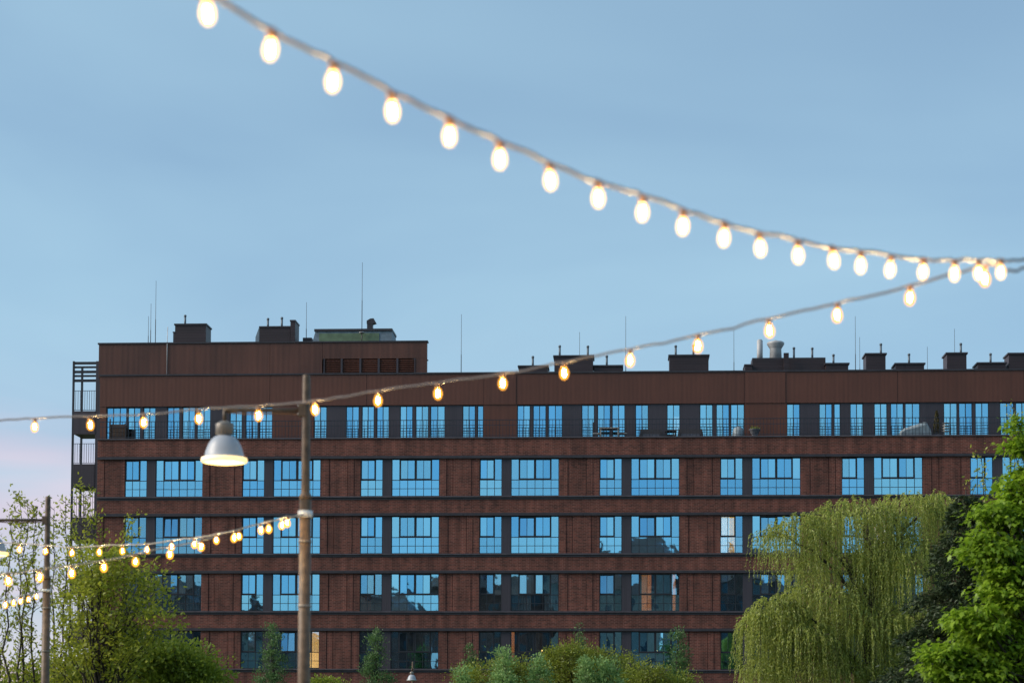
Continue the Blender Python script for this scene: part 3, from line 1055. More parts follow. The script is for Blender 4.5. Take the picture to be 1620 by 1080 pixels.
A_B = [(325, 22), (430, 80), (528, 131), (619, 177), (711, 216), (790, 253), (869, 287), (946, 314), (1017, 337), (1081, 358), (1146, 377), (1201, 393),
       (1262, 405), (1316, 414), (1362, 421), (1410, 427), (1461, 431), (1510, 434), (1548, 433), (1583, 431)]
B_B = [(1557, 441), (1440, 471), (1325, 499), (1216, 523), (1104, 547), (997, 570), (893, 590), (795, 606), (692, 622), (599, 634), (498, 648), (409, 657),
       (315, 662), (228, 668), (142, 672), (55, 675), (-35, 677)]
C_B = [(446, 830), (412, 838), (378, 847.5), (342, 853.7), (307, 860.5), (272, 864), (232, 868.8), (194, 870.6), (157, 872.4), (114, 873.5), (72, 871), (30, 868), (-12, 864)]
D_B = [(454, 826.6), (425, 836), (371, 850), (319, 864), (269, 876), (214, 887.6), (165, 896.6), (113, 906), (63, 912), (13, 918), (-36, 922)]
E_B = [(58, 943), (45, 947), (33, 950), (21, 953), (9, 956), (-4, 959)]
anchor = at(1668, 404, 10.3)
left_end = at(-420, -480, 3.6)
west = at(-270, 655, 17.6)
west2 = at(-260, 842, 27.0)
light_string(A_B, 5.9, 9.8, [left_end, at(60, -170, 4.8), at(215, -75, 5.4)], [at(1612, 412, 10.0), anchor],
             'nearest string of large bulbs sweeping down across the sky from the top left', glass=BULB_GLASS)
light_string(B_B, 9.9, 16.0, [anchor, at(1616, 424, 10.1), at(1592, 428, 10.0)], [at(-140, 668, 16.9), west],
             'long string of bulbs sagging in front of the top floor and the roof stacks')
hook1 = at(479, 814, 19.93)
light_string(C_B, 19.7, 25.0, [hook1], [at(-60, 853, 25.6), west2], 'upper of two bulb strings running left from the tall lamp pole', cab='cable_lit', glass=BULB_GOLD)
light_string(D_B, 19.6, 17.0, [hook1 + Vector((0, -.03, -.02))], [at(-100, 915, 17.0), west - Vector((0, 0, 1.45))], 'lower of two bulb strings running left from the tall lamp pole', cab='cable_lit', glass=BULB_GOLD)
hook2 = at(71, 934, 29.93)
light_string(E_B, 29.5, 24.0, [hook2], [at(-60, 958, 22.5), west - Vector((0, 0, 1.75))], 'short bright bulb string low on the left lamp post', cab='cable_lit', glass=BULB_GOLD)
# straps that hold the strings
zs = at(485, 813, 20.0).z
MB().lathe([(.067, zs - .035), (.075, zs - .035), (.075, zs + .035), (.067, zs + .035)], 20).build('strap', M['strap'], L1)
zs = at(74, 934, 30.0).z
MB().lathe([(.066, zs - .02), (.073, zs - .02), (.073, zs + .02), (.066, zs + .02)], 20).build('strap', M['strap'], L2)
lp = []
for i in range(15):
    q = i / 14
    lp.append((-.0 + .075 - .10 * math.sin(q * math.pi) - .09, -.07, zs + .02 + .42 * q))
MB().tube(lp, .008, 6).build('cable_loop', M['strap'], L2)


def support_pole(p, label):
    s = empty('support_pole', (p.x, p.y, 0))
    tag(s, label, 'pole')
    MB().tube([(0, 0, 0), (0, 0, p.z + .25)], [.06, .05], 14).build('post', M['pole'], s)
    MB().lathe([(0, p.z + .25), (.056, p.z + .25), (.056, p.z + .28), (0, p.z + .30)], 14).build('cap', M['pole'], s)


support_pole(anchor, 'plain steel post just past the right edge holding the bulb strings')
support_pole(left_end, 'near steel post past the left edge holding the nearest bulb string')
support_pole(west, 'far steel post past the left edge holding three bulb strings')
support_pole(west2, 'farthest steel post past the left edge holding the upper paired bulb string')


# ------------------------------------------------------------------ houses across the green, behind the photographer: the lower windows mirror them
M['house_brick'] = brick_mat('house_brick', (0.20, 0.075, 0.055), (0.14, 0.05, 0.04), (0.24, 0.16, 0.13))
M['house_plaster'] = plain('house_plaster', (0.34, 0.29, 0.25), 0.9)
M['roof_tile'] = plain('roof_tile', (0.10, 0.055, 0.045), 0.8)
M['house_glass'] = plain('house_glass', (0.05, 0.06, 0.07), 0.15)


def house(x0, x1, y, h, rise, wallm, label):
    s = empty('neighbour_house', ((x0 + x1) / 2, y, 0))
    tag(s, label, 'building', 'houses mirrored in the windows')
    w = (x1 - x0) / 2
    MB().box(-w, w, -12, 0, 0, h).build('wall', M[wallm], s)
    rf = MB()
    rf.v = [(-w - .3, .4, h), (w + .3, .4, h), (w + .3, -12.4, h), (-w - .3, -12.4, h), (-w + 3, -6, h + rise), (w - 3, -6, h + rise)]
    rf.f = [(1, 0, 4, 5), (3, 2, 5, 4), (0, 3, 4), (2, 1, 5), (0, 1, 2, 3)]
    rf.s = [False] * 5
    r = rf.build('roof', M['roof_tile'], s)
    MB().box(-w * .4, -w * .4 + .9, -5, -4, h + rise * .3, h + rise + 1.1).build('chimney', M['house_brick'], r)
    me = MB().box(-.6, .6, -.02, .03, 0, 1.7).mesh('window', M['house_glass'])
    z = 1.2
    while z + 2 < h:
        x = -w + 1.6
        while x < w - 1.2:
            link('window', me, s, (x, .0, z))
            x += 3.1
        z += 3.2


house(-64, -47, -62, 13.8, 2.6, 'house_plaster', 'low plastered house mirrored in the left lower windows')
house(-92, -66, -58, 20.0, 3.0, 'house_brick', 'broad brick house mirrored behind the leafy trees')
house(-46, -33, -60, 17.0, 3.2, 'house_brick', 'hipped brick house mirrored in the third row of windows')
house(-31, -15, -66, 20.5, 3.5, 'house_brick', 'tall brick house mirrored right of the middle third row windows')
house(-14, 4, -60, 23.0, 3.5, 'house_plaster', 'tall plastered house mirrored in the second row windows')
house(5, 24, -64, 22.5, 3.0, 'house_brick', 'wide brick house mirrored in the windows beside the willow')
house(25, 60, -70, 19.0, 3.0, 'house_brick', 'long brick house mirrored in the windows behind the willow')

# ------------------------------------------------------------------ trees
M['bark'] = plain('bark', (0.055, 0.042, 0.032), 0.9, var=0.35, scale=9, bump=0.5)
M['bark_pale'] = plain('bark_pale', (0.11, 0.09, 0.07), 0.9, var=0.35, scale=9, bump=0.5)
M['leaf_maple'] = leaf_mat('maple_leaf', (0.12, 0.22, 0.014), (0.42, 0.60, 0.040), 0.55, 0.9)
M['leaf_willow'] = leaf_mat('willow_leaf', (0.18, 0.225, 0.034), (0.56, 0.60, 0.14), 0.55, 0.55)
M['leaf_young'] = leaf_mat('young_leaf', (0.20, 0.23, 0.020), (0.52, 0.54, 0.06), 0.55, 0.9)
M['leaf_bush'] = leaf_mat('bush_leaf', (0.13, 0.19, 0.022), (0.39, 0.46, 0.05), 0.5, 0.8)
M['leaf_hedge'] = leaf_mat('shrub_leaf', (0.11, 0.125, 0.02), (0.36, 0.42, 0.05), 0.45, 0.9)
M['leaf_silver'] = leaf_mat('silver_leaf', (0.15, 0.26, 0.075), (0.38, 0.56, 0.20), 0.45, 1.2)
M['leaf_poplar'] = leaf_mat('poplar_leaf', (0.06, 0.13, 0.05), (0.18, 0.30, 0.10), 0.4, 1.2)
M['needle'] = leaf_mat('needle', (0.020, 0.036, 0.018), (0.07, 0.095, 0.035), 0.2, 0.8)

RHOMB = np.array([(0, 0), (.33, .42), (.42, .40), (1, 0), (.42, -.40), (.33, -.42)])[[0, 1, 3, 5]]
OVAL = np.array([(0, 0), (.25, .30), (.60, .30), (1, 0), (.60, -.30), (.25, -.30)])
LOBED = np.array([(0, 0), (.05, .38), (.30, .28), (.45, .55), (.62, .22), (1, 0), (.62, -.22), (.45, -.55), (.30, -.28), (.05, -.38)])
SLIM = np.array([(0, 0), (.4, .5), (1, 0), (.4, -.5)])


def leaf_mesh(name, pos, direc, length, width, shape, m, parent, droop=0.0, flat=0.0):
    """one flat leaf per point, its long axis along direc, turned at random about it"""
    n, k = len(pos), len(shape)
    d = direc / (np.linalg.norm(direc, axis=1, keepdims=True) + 1e-9)
    a = RNG.normal(size=(n, 3))
    if flat:
        up = np.array([0, 0, 1.0])
        a = np.cross(d, up + RNG.normal(size=(n, 3)) * (1 - flat))
    a -= d * np.sum(a * d, axis=1, keepdims=True)
    a /= (np.linalg.norm(a, axis=1, keepdims=True) + 1e-9)
    nrm = np.cross(d, a)
    L = length[:, None, None]
    Wd = width[:, None, None]
    sx, sy = shape[None, :, 0:1], shape[None, :, 1:2]
    v = pos[:, None, :] + d[:, None, :] * (sx * L) + a[:, None, :] * (sy * Wd) + nrm[:, None, :] * (np.abs(sy) * Wd * 0.35) - np.array([0, 0, 1.0]) * (droop * L * sx * sx)
    faces = np.arange(n * k, dtype=np.int32).reshape(n, k)
    return big_mesh(name, v.reshape(-1, 3), faces, m, parent)


def unit(n):
    v = RNG.normal(size=(n, 3))
    return v / np.linalg.norm(v, axis=1, keepdims=True)


def bend(p, q, sag, n=6, jit=0.0):
    p, q = Vector(p), Vector(q)
    out = []
    for i in range(n + 1):
        t = i / n
        w = p.lerp(q, t) + Vector((0, 0, sag * 4 * t * (1 - t)))
        if 0 < i < n and jit:
            w += Vector((random.gauss(0, jit), random.gauss(0, jit), random.gauss(0, jit * .6)))
        out.append(w)
    return out


def px_scale(d):
    return d / F_PX


def lobe_tree(name, label, group, base_px, dist, lobes, leaf, lsize, shape, m_leaf, bark='bark', trunk_r=.14, per=160, clump=.30, seed=1, up=0.3, trunk_top=None, twig=True, aspect=.75, cat='tree', flat=0.0, droop=0.0, squash=.62):
    """crown grown as clumps of leaves spread through lobes; lobes = (px, py, rx, ry, depth offset, clumps)"""
    random.seed(seed)
    rng_ = np.random.default_rng(seed)
    b = at(base_px, 1000, dist)
    root = empty(name, (b.x, b.y, 0))
    tag(root, label, cat, group)
    o = Vector((b.x, b.y, 0))
    s = px_scale(dist)
    tt = at(base_px, trunk_top, dist) - o if trunk_top else Vector((0, 0, 2.5))
    tr = MB()
    tpts = bend((0, 0, 0), tt, 0, 8, .06)
    tpts[0] = Vector((0, 0, -.05))
    tr.tube(tpts, [trunk_r * (1 - .65 * i / 8) for i in range(9)], 8)
    P, D = [], []
    limbs = MB()
    for px, py, rx, ry, off, n in lobes:
        c = at(px, py, dist + off) - o
        R = np.array([rx * s, (rx + ry) / 2 * s * .9, ry * s])
        u = rng_.normal(size=(n, 3))
        u /= np.linalg.norm(u, axis=1, keepdims=True)
        rad_ = rng_.uniform(.25, 1.0, size=(n, 1)) ** .5
        cc = np.array(c) + u * rad_ * R
        for i in range(n):
            q = cc[i]
            cl = clump * rng_.uniform(.6, 1.35)
            k = int(per * rng_.uniform(.5, 1.3))
            w = rng_.normal(size=(k, 3)) * np.array([cl, cl, cl * squash]) * .55
            P.append(q + w)
            dd = w / (np.linalg.norm(w, axis=1, keepdims=True) + 1e-6) + np.array([0, 0, up]) + rng_.normal(size=(k, 3)) * .5
            D.append(dd)
            if twig and i % 2 == 0 and q[2] > .4:
                j = min(8, max(2, int(8 * min(.95, max(.25, (q[2] * .62) / max(.1, tt.z))))))
                st = tpts[j]
                r0 = max(.012, trunk_r * .30)
                path = bend(st, Vector(q), .12 * (Vector(q) - st).length * .4, 6, .04)
                limbs.tube(path, [r0 * (1 - .85 * t / 6) for t in range(7)], 5)
    t_o = tr.build('trunk', M[bark], root)
    if limbs.v:
        limbs.build('limbs', M[bark], t_o)['kind'] = 'stuff'
    P, D = np.concatenate(P), np.concatenate(D)
    keep = P[:, 2] > .05
    P, D = P[keep], D[keep]
    L = lsize * rng_.uniform(.6, 1.3, size=len(P))
    leaf_mesh('crown', P, D, L, L * aspect, shape, M[m_leaf], root, flat=flat, droop=droop)
    return root


def stem_tree(name, label, group, stems, dist, m_leaf, lsize, nb=34, blen=.9, per=16, seed=2, r=.045, start=.25, bark='bark', cat='tree'):
    """slender tree of several upright stems with thin rising twigs; stems = list of (base px, top px, top py)"""
    random.seed(seed)
    rng_ = np.random.default_rng(seed)
    b = at(stems[0][0], 1000, dist)
    o = Vector((b.x, b.y, 0))
    root = empty(name, o)
    tag(root, label, cat, group)
    tr, tw = MB(), MB()
    P, D = [], []
    for bx, tx, ty in stems:
        p0 = at(bx, 1000, dist) - o
        p0.z = -.05
        p1 = at(tx, ty, dist + random.uniform(-.4, .4)) - o
        path = bend(p0, p1, 0, 10, .05)
        tr.tube(path, [r * (1 - .88 * i / 10) for i in range(11)], 6)
        H = p1.z
        for i in range(nb):
            t = start + (1 - start) * (i + random.random()) / nb
            k = min(9, int(t * 10))
            st = path[k].lerp(path[k + 1], t * 10 - k)
            az = random.uniform(0, 2 * math.pi)
            ln = blen * random.uniform(.5, 1.2) * (1.15 - .75 * t)
            el = random.uniform(.5, 1.1)
            en = st + Vector((math.cos(az) * math.cos(el), math.sin(az) * math.cos(el), math.sin(el))) * ln
            tp = bend(st, en, -.06 * ln, 4, .02)
            tw.tube(tp, [.011, .009, .007, .005, .003], 4, cap=False)
            for c in range(per):
                q = random.uniform(.25, 1.05)
                kk = min(3, int(q * 4))
                pt = tp[kk].lerp(tp[kk + 1], min(1, q * 4 - kk))
                P.append(np.array(pt) + rng_.normal(size=3) * .07)
                D.append(rng_.normal(size=3) + np.array([0, 0, .3]))
    t_o = tr.build('trunk', M[bark], root)
    tw.build('twigs', M[bark], t_o)['kind'] = 'stuff'
    P, D = np.array(P), np.array(D)
    L = lsize * rng_.uniform(.6, 1.35, size=len(P))
    leaf_mesh('crown', P, D, L, L * .7, OVAL, M[m_leaf], root)
    return root


# --- left: slender budding trees against the sky, then fuller ones in front of the building
G1 = 'slender trees by the left lamp post'
stem_tree('slender_tree', 'budding slender tree at the very left edge', G1, [(6, 14, 812), (2, -4, 840)], 48, 'leaf_young', .10, nb=34, per=12, seed=3)
stem_tree('slender_tree', 'tallest slender budding tree, just left of the left lamp post', G1, [(40, 30, 778), (34, 44, 792), (48, 60, 800)], 50, 'leaf_young', .10, nb=38, per=13, seed=4)
stem_tree('slender_tree', 'slender budding tree right of the left lamp post, before the sky', G1, [(97, 104, 786), (90, 86, 806), (104, 112, 830)], 52, 'leaf_young', .10, nb=36, per=13, seed=5)
stem_tree('slender_tree', 'thin sprigs of a young tree rising before the balcony tower', G1, [(140, 132, 768), (150, 150, 820), (170, 205, 826)], 51, 'leaf_young', .10, nb=44, per=15, seed=6, blen=1.1)
lobe_tree('leafy_tree', 'yellow-green leafy tree before the left end of the brick front', 'leafy trees on the left', 160, 49,
          [(160, 905, 50, 46, 0, 26), (200, 925, 60, 54, .5, 32), (140, 970, 50, 60, -.3, 26), (232, 985, 62, 48, 0, 28), (170, 1020, 84, 52, 0, 38), (120, 1050, 50, 50, 0, 20)],
          'young', .105, OVAL, 'leaf_young', per=52, clump=.42, seed=8, trunk_top=900, trunk_r=.10)
lobe_tree('round_shrub', 'green rounded shrub in front of the lowest windows at the left', 'leafy trees on the left', 285, 52,
          [(280, 1055, 62, 42, 0, 70), (320, 1068, 38, 32, .4, 40), (225, 1065, 55, 45, -.3, 55), (290, 1110, 90, 50, 0, 60)],
          'bush', .10, OVAL, 'leaf_bush', per=95, clump=.38, seed=9, trunk_top=1060, trunk_r=.08, cat='shrub')
lobe_tree('round_shrub', 'low dark green shrub at the foot of the slender trees', 'leafy trees on the left', 60, 53,
          [(30, 1085, 55, 30, 0, 40), (100, 1078, 55, 34, 0, 50), (160, 1080, 50, 30, 0, 40)],
          'bush', .10, OVAL, 'leaf_bush', per=80, clump=.36, seed=10, trunk_top=1085, trunk_r=.06, cat='shrub')

# --- columnar young poplars close to the building
G2 = 'young columnar trees along the front'


def column(px, ytop, w, label, dist=100, seed=1, m='leaf_poplar', n=1.0):
    h = 1085 - ytop
    lobes = []
    for i in range(7):
        t = i / 6
        lobes.append((px + random.uniform(-.12, .12) * w, ytop + 8 + h * t, max(3, w * (.10 + .42 * t ** .8)), h / 8, 0, int((6 + 20 * t) * n)))
    lobe_tree('columnar_tree', label, G2, px, dist, lobes, 'poplar', .10, OVAL, m, per=46, clump=.26, seed=seed, trunk_top=ytop + 12, trunk_r=.06, up=.9)


random.seed(3)
column(433, 987, 56, 'narrow pointed tree left of the tall lamp pole', seed=21)
column(597, 994, 58, 'pointed tree between the tall lamp pole and the far small lamp', seed=22)
column(1072, 990, 44, 'narrow pointed tree left of the willow', seed=23)
column(915, 988, 22, 'thin dark leader rising behind the middle shrubs', seed=24, n=.6)
column(745, 1020, 26, 'short thin tree at the left end of the middle shrubs', seed=25, n=.6)

# --- middle shrubs
G3 = 'shrubs in front of the lowest windows'
lobe_tree('wide_shrub', 'olive rounded shrub at the left of the middle group', G3, 780, 86,
          [(770, 1078, 50, 36, 0, 60), (812, 1065, 34, 26, .3, 40)], 'hedge', .10, OVAL, 'leaf_hedge', per=100, clump=.42, seed=31, trunk_top=1080, trunk_r=.08, cat='shrub')
lobe_tree('wide_shrub', 'largest domed olive shrub in the middle group', G3, 915, 88,
          [(905, 1058, 60, 36, 0, 85), (960, 1064, 55, 36, .4, 75), (925, 1085, 100, 40, 0, 80), (890, 1042, 30, 18, 0, 24)], 'hedge', .10, OVAL, 'leaf_hedge', per=100, clump=.42, seed=32, trunk_top=1070, trunk_r=.10, cat='shrub')
lobe_tree('wide_shrub', 'low olive shrub sloping down at the right of the middle group', G3, 1040, 87,
          [(1020, 1082, 50, 34, 0, 60), (1062, 1094, 40, 30, .3, 45)], 'hedge', .10, OVAL, 'leaf_hedge', per=100, clump=.42, seed=33, trunk_top=1085, trunk_r=.08, cat='shrub')
G4 = 'silvery saplings among the middle shrubs'
for i, (px, py, w, lab) in enumerate([(732, 1068, 16, 'silvery green sapling at the left tip of the middle shrubs'), (797, 1040, 22, 'silvery green sapling over the left olive shrub'),
                                      (853, 1052, 26, 'widest silvery green sapling, left of the domed shrub'), (927, 1056, 15, 'small silvery sapling in front of the domed shrub'),
                                      (963, 1050, 26, 'silvery green sapling right of the centre of the domed shrub')]):
    lobe_tree('silvery_sapling', lab, G4, px, 82 + i * .3, [(px, py, w * .5, 18, 0, 12), (px, py + 26, w * .8, 24, 0, 26), (px - 2, py + 52, w, 24, 0, 26)], 'silver', .11, OVAL, 'leaf_silver',
              per=44, clump=.26, seed=41 + i, trunk_top=py, trunk_r=.035, up=.6)
lobe_tree('wide_shrub', 'low green shrub right of the tall lamp pole', G3, 515, 84, [(515, 1088, 28, 16, 0, 30)], 'bush', .10, OVAL, 'leaf_bush', per=80, clump=.3, seed=35, trunk_top=1095, trunk_r=.05, cat='shrub')


# --- the weeping willow
def willow():
    random.seed(12)
    rng_ = np.random.default_rng(12)
    d = 68.0
    b = at(1385, 1000, d)
    o = Vector((b.x, b.y, 0))
    root = empty('weeping_willow', o)
    tag(root, 'large weeping willow with hanging yellow-green strands before the brick front', 'tree')
    s = px_scale(d)
    tr = MB()
    top = at(1370, 830, d) - o
    tpts = bend((0, 0, -.05), top, 0, 8, .12)
    tr.tube(tpts, [.30 * (1 - .8 * i / 8) for i in range(9)], 10)
    limbs = MB()
    P, D, LN = [], [], []
    lobes = [  # px, py, rx, ry, depth, strands, longest strand in px
        (1350, 822, 88, 50, 0, 330, 120), (1268, 840, 58, 40, -.4, 170, 85), (1222, 850, 36, 30, -.5, 42, 75), (1440, 808, 66, 44, .4, 230, 120), (1482, 800, 34, 36, .3, 80, 110),
        (1330, 900, 96, 60, .6, 240, 130), (1425, 890, 80, 70, 0, 330, 150), (1300, 950, 70, 50, -.8, 230, 130),
        (1232, 968, 50, 40, -1.2, 230, 120), (1205, 985, 36, 30, -1.2, 110, 105), (1270, 1010, 60, 45, -1.4, 240, 110),
        (1370, 990, 80, 60, -.6, 330, 130), (1445, 1000, 66, 60, -.4, 260, 130), (1310, 1060, 90, 40, -1.0, 240, 90), (1215, 1060, 48, 36, -1.3, 130, 90), (1420, 1075, 80, 40, -.6, 200, 90)]
    for px, py, rx, ry, off, n, longest in lobes:
        c = np.array(at(px, py, d + off) - o)
        R = np.array([rx * s, (rx + ry) * .5 * s, ry * s])
        # one limb to each lobe, arching
        q = Vector(c) + Vector((0, 0, ry * s * .3))
        st = tpts[max(3, min(7, int(8 * q.z / top.z * .72)))]
        lp_ = bend(st, q, .5, 8, .05)
        limbs.tube(lp_, [.075 * (1 - .8 * t / 8) + .008 for t in range(9)], 6)
        u = rng_.normal(size=(n, 3))
        u /= np.linalg.norm(u, axis=1, keepdims=True)
        u[:, 2] = np.abs(u[:, 2]) * .9 - .15
        st_ = c + u * R * rng_.uniform(.45, 1.0, size=(n, 1)) ** .5
        for i in range(n):
            ln = longest * s * rng_.uniform(.35, 1.0)
            hx = rng_.normal(size=2) * .5 + u[i, :2] * .9
            hx /= np.linalg.norm(hx) + 1e-6
            reach = rng_.uniform(.08, .38)
            lift = rng_.uniform(.02, .16)
            m = max(8, int(ln / .042))
            t = np.linspace(0, 1, m)
            sway = rng_.normal() * .05
            x = st_[i, 0] + hx[0] * reach * (1 - np.exp(-3.5 * t)) + sway * t * t * ln
            y = st_[i, 1] + hx[1] * reach * (1 - np.exp(-3.5 * t))
            z = st_[i, 2] + lift * np.sin(np.minimum(t * 5, 3.14)) - ln * t ** 1.25
            pts = np.stack([x, y, z], 1)
            tang = np.gradient(pts, axis=0)
            tang /= np.linalg.norm(tang, axis=1, keepdims=True) + 1e-9
            P.append(pts + rng_.normal(size=(m, 3)) * .008)
            D.append(tang * .9 + rng_.normal(size=(m, 3)) * .42 + np.array([0, 0, -.25]))
            LN.append(np.full(m, .115) * rng_.uniform(.7, 1.25, size=m) * (1 - .35 * t))
            if i % 9 == 0:
                k = pts[::max(1, m // 5)]
                limbs.tube([tuple(c * .35 + k[0] * .65)] + [tuple(v) for v in k], [.012] + [.008 - .001 * j for j in range(len(k))] if len(k) < 7 else .006, 4, cap=False)
    t_o = tr.build('trunk', M['bark'], root)
    limbs.build('limbs', M['bark'], t_o)['kind'] = 'stuff'
    P, D, LN = np.concatenate(P), np.concatenate(D), np.concatenate(LN)
    k = P[:, 2] > .05
    leaf_mesh('crown', P[k], D[k], LN[k], LN[k] * .37, SLIM, M['leaf_willow'], root)


willow()


# --- dark conifer between willow and maple
def conifer(px, ytop, dist, spread_px, label):
    random.seed(15)
    rng_ = np.random.default_rng(15)
    b = at(px, 1000, dist)
    o = Vector((b.x, b.y, 0))
    root = empty('dark_conifer', o)
    tag(root, label, 'tree')
    top = at(px, ytop, dist) - o
    s = px_scale(dist)
    tr = MB()
    tpts = bend((0, 0, -.05), top, 0, 10, .03)
    tr.tube(tpts, [.16 * (1 - .9 * i / 10) for i in range(11)], 8)
    br = MB()
    P, D = [], []
    for i in range(230):
        t = .16 + .82 * (i + random.random()) / 230
        z = top.z * t
        ln = spread_px * s * (1.05 - t) * random.uniform(.65, 1.15) + .15
        az = random.uniform(0, 2 * math.pi)
        h = Vector((math.cos(az), math.sin(az), 0))
        st = Vector((tpts[int(t * 10)].x, tpts[int(t * 10)].y, z))
        path = [st + h * ln * q + Vector((0, 0, .10 * ln * math.sin(q * 2.2) - .30 * ln * q * q + .12 * ln * max(0, q - .7))) for q in (0, .2, .4, .6, .8, 1)]
        br.tube(path, [.022, .018, .014, .010, .007, .004], 4, cap=False)
        k = int(150 * ln + 40)
        q = rng_.uniform(.12, 1.0, size=k)
        idx = np.minimum(4, (q * 5).astype(int))
        pa = np.array([tuple(v) for v in path])
        pt = pa[idx] + (pa[idx + 1] - pa[idx]) * (q * 5 - idx)[:, None]
        side = np.array([-h.y, h.x, 0]) * rng_.normal(size=(k, 1)) * (.26 * ln * (1.1 - q)[:, None] + .05)
        hang = np.array([0, 0, -1.0]) * np.abs(rng_.normal(size=(k, 1))) * .10
        P.append(pt + side + hang)
        D.append(np.array(h) * .6 + side * 2 + rng_.normal(size=(k, 3)) * .5 + np.array([0, 0, -.3]))
    t_o = tr.build('trunk', M['bark'], root)
    br.build('boughs', M['bark'], t_o)['kind'] = 'stuff'
    P, D = np.concatenate(P), np.concatenate(D)
    L = rng_.uniform(.09, .20, size=len(P))
    leaf_mesh('crown', P, D, L, L * .32, SLIM, M['needle'], root)


conifer(1528, 775, 56, 195, 'dark olive conifer between the willow and the bright maple')

# --- bright maple at the right edge
lobe_tree('maple_tree', 'bright yellow-green maple filling the lower right corner', None, 1680, 40,
          [(1590, 810, 42, 34, 0, 34), (1625, 770, 40, 36, .3, 34), (1570, 870, 44, 34, -.2, 34), (1630, 860, 60, 60, .2, 60), (1600, 930, 52, 44, -.3, 44),
           (1545, 985, 46, 28, -.5, 34), (1500, 1035, 34, 20, -.6, 22), (1590, 1010, 70, 44, 0, 60), (1550, 1060, 60, 30, -.4, 44), (1640, 960, 60, 70, .3, 60), (1660, 1060, 80, 50, 0, 50),
           (1608, 690, 12, 34, .2, 9), (1690, 780, 60, 80, .3, 40), (1700, 900, 60, 90, 0, 50), (1485, 1060, 18, 12, -.6, 6)],
          'maple', .10, LOBED, 'leaf_maple', per=62, clump=.27, seed=51, trunk_top=760, trunk_r=.16, up=-.35, aspect=.95, flat=.7, droop=.4, squash=.38)
stem_tree('sparse_tree', 'sparse budding tree with bare twigs behind the bright maple', None, [(1575, 1552, 712), (1590, 1530, 760), (1600, 1606, 640)], 58, 'leaf_young', .10, nb=30, per=9, seed=61, blen=1.1, start=.45)


# ------------------------------------------------------------------ things left out on the roof terrace
M['wicker'] = plain('dark_wicker', (0.05, 0.045, 0.05), 0.8, scale=20)
M['cushion'] = plain('grey_cushion', (0.16, 0.16, 0.19), 0.9)
M['pale_wood'] = plain('pale_garden_furniture', (0.45, 0.43, 0.40), 0.7)
M['tarp'] = plain('blue_grey_tarp', (0.26, 0.31, 0.34), 0.55, scale=4, var=.2, bump=.6)
M['pot'] = plain('grey_planter', (0.16, 0.16, 0.18), 0.8)
M['planter_wood'] = plain('brown_planter', (0.085, 0.05, 0.035), 0.8)
TZ = PT - .15
BM = Matrix.Translation(FO) @ Matrix.Rotation(-FA, 4, 'Z')


def on_terrace(name, px, dep, label, cat, group=None):
    u_ = fac(px, 680, dep)[0]
    o = empty(name, BM @ Vector((u_, dep, TZ)), -FA)
    return tag(o, label, cat, group)


def lounge(px, w, label):
    o = on_terrace('outdoor_sofa', px, .85, label, 'sofa', 'outdoor sofas on the terrace')
    o.scale = (1, 1, .8)
    MB().box(-w / 2, w / 2, -.4, .4, .06, .36).build('seat', M['wicker'], o)
    b = MB()
    b.prism([(-w / 2 - .03, .36), (w / 2 + .08, .36), (w / 2 - .02, .98), (-w / 2 + .03, .98)], .26, .42)
    b.build('backrest', M['wicker'], o)
    for x in (-w / 2, w / 2 - .14):
        MB().box(x, x + .14, -.4, .255, .362, .66).build('armrest', M['wicker'], o)
    for i in range(2):
        x = -w / 2 + .16 + i * (w - .32) / 2
        MB().box(x + .01, x + (w - .32) / 2 - .01, -.38, .25, .362, .52).build('cushion', M['cushion'], o)
    for x in (-w / 2 + .05, w / 2 - .11):
        for y in (-.36, .30):
            MB().box(x, x + .06, y, y + .06, 0, .06).build('leg', M['wicker'], o)


lounge(1030, 1.25, 'dark outdoor sofa behind the terrace railing, left of the pair')
lounge(1092, 1.35, 'dark outdoor sofa behind the terrace railing, right of the pair')


def table(px, w, label, mname, dep=.8, h=.72):
    o = on_terrace('terrace_table', px, dep, label, 'table', 'tables on the terrace')
    MB().box(-w / 2, w / 2, -.35, .35, h - .05, h).build('tabletop', M[mname], o)
    for x in (-w / 2 + .04, w / 2 - .10):
        for y in (-.31, .25):
            MB().box(x, x + .06, y, y + .06, 0, h - .052).build('leg', M[mname], o)


table(1061, .65, 'low dark table between the two outdoor sofas', 'wicker', h=.62)
table(964, 1.1, 'pale garden table between two chairs on the terrace', 'pale_wood', h=.80)


def chair(px, flip, label):
    o = on_terrace('terrace_chair', px, .85, label, 'chair', 'pale chairs on the terrace')
    MB().box(-.24, .24, -.24, .24, .46, .52).build('seat', M['pale_wood'], o)
    x = .19 * flip
    MB().box(x - .03, x + .03, -.24, .24, .522, 1.12).build('backrest', M['wicker'], o)
    for a in (-.22, .17):
        for y in (-.22, .17):
            MB().box(a, a + .05, y, y + .05, 0, .458).build('leg', M['wicker'], o)


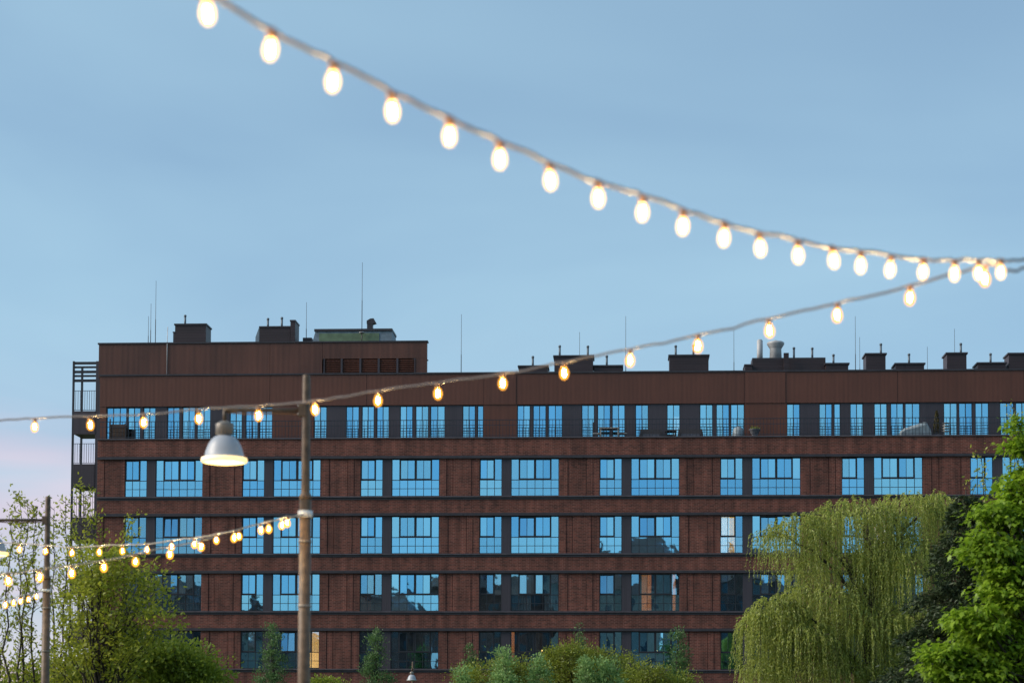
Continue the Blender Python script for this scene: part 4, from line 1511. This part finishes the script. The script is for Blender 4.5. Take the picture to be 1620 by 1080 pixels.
chair(944, -1, 'terrace chair left of the pale garden table')
chair(985, 1, 'terrace chair right of the pale garden table')
o = on_terrace('covered_grill', 1168, .8, 'rounded grill under a grey cover at the right of the sofas', 'grill')
o.scale = (1, 1, .78)
MB().lathe([(.02, .0), (.30, .02), (.33, .3), (.31, .75), (.24, .98), (.10, 1.08), (0, 1.10)], 18).build('cover', M['tarp'], o)
MB().lathe([(0, 1.105), (.04, 1.11), (.04, 1.15), (0, 1.16)], 10).build('lid_knob', M['wicker'], o)
o = on_terrace('flower_bowl', 1194, .6, 'low flower bowl on the terrace before the brown panel', 'planter')
MB().lathe([(0, .0), (.16, .0), (.12, .25), (.30, .62), (.34, .66), (.30, .68), (0, .64)], 18).build('bowl', M['pot'], o)
leaf_mesh('plant', np.array([0, 0, .66]) + RNG.normal(size=(90, 3)) * np.array([.08, .08, .02]), RNG.normal(size=(90, 3)) + np.array([0, 0, 1.4]), RNG.uniform(.10, .24, 90), np.full(90, .05), OVAL, M['leaf_bush'], o)
# tarpaulin over stacked furniture
o = on_terrace('covered_furniture', 1449, .8, 'stacked furniture under a pale blue-grey tarpaulin on the terrace', 'tarpaulin')
o.scale = (1, 1, .86)
prof = [(-.86, .0), (-.84, .62), (-.60, .84), (-.1, 1.00), (.42, 1.22), (.58, 1.18), (.76, .72), (.86, .0)]
tv, tf, nY = [], [], 9
for j in range(nY):
    y = -.42 + .84 * j / (nY - 1)
    k_ = 1 - .22 * abs(2 * j / (nY - 1) - 1) ** 3
    for i, (x, z) in enumerate(prof):
        tv.append((x * (1 + .03 * math.sin(j * 2.3 + i)), y, z * k_ + (.03 * math.sin(i * 3.1 + j * 1.7) if z > .1 else 0)))
for j in range(nY - 1):
    for i in range(len(prof) - 1):
        a_ = j * len(prof) + i
        tf.append((a_, a_ + 1, a_ + 1 + len(prof), a_ + len(prof)))
tf.append(tuple(range(len(prof) - 1, -1, -1)))
tf.append(tuple(range((nY - 1) * len(prof), nY * len(prof))))
t_ = MB()
t_.v, t_.f, t_.s = tv, tf, [True] * (len(tf) - 2) + [False, False]
t_.build('tarpaulin', M['tarp'], o)
MB().tube([(-.88, -.44, .30), (.84, -.44, .30)], .012, 6).build('tie_rope', M['pale_wood'], o)
o = on_terrace('potted_cypress', 1482, .75, 'small rusty green potted cypress beside the tarpaulin', 'plant')
o.scale = (1, 1, .8)
MB().lathe([(0, 0), (.16, 0), (.22, .42), (.20, .43), (0, .40)], 16).build('pot', M['pot'], o)
MB().tube([(0, 0, .41), (0, 0, 1.6)], [.025, .008], 6).build('trunk', M['bark'], o)
n_ = 1500
hz = RNG.uniform(0, 1, n_) ** .8
an = RNG.uniform(0, 6.283, n_)
rr_ = .24 * (1 - hz) ** .6 * np.sqrt(RNG.uniform(.1, 1, n_))
M['leaf_cypress'] = leaf_mat('cypress_leaf', (0.05, 0.05, 0.018), (0.14, 0.10, 0.035), .2, 2.0)
leaf_mesh('crown', np.stack([rr_ * np.cos(an), rr_ * np.sin(an), .50 + hz * 1.55], 1), RNG.normal(size=(n_, 3)) * .4 + np.array([0, 0, 1]), RNG.uniform(.05, .12, n_), np.full(n_, .03), SLIM, M['leaf_cypress'], o)
o = on_terrace('stool_stack', 1496, .7, 'stack of pale stools right of the potted cypress', 'stool')
for i in range(4):
    MB().lathe([(0, .50 + i * .15), (.20, .50 + i * .15), (.20, .54 + i * .15), (0, .545 + i * .15)], 16).build('seat', M['pale_wood'], o)
for i in range(3):
    q = i * 2.09
    MB().tube([(.22 * math.cos(q), .22 * math.sin(q), 0), (.17 * math.cos(q), .17 * math.sin(q), .95)], .018, 6).build('leg', M['pale_wood'], o)
o = on_terrace('wooden_planter', 188, .75, 'tall dark wooden planter box at the left end of the terrace', 'planter')
for i in range(5):
    MB().box(-.40, .42, -.3 + .002 * (i % 2), .3, .02 + i * .22, .225 + i * .22).build('plank', M['planter_wood'], o)
for x in (-.45, .40):
    MB().box(x, x + .06, -.33, -.27, 0, 1.42 if x < 0 else 1.15).build('post', M['planter_wood'], o)
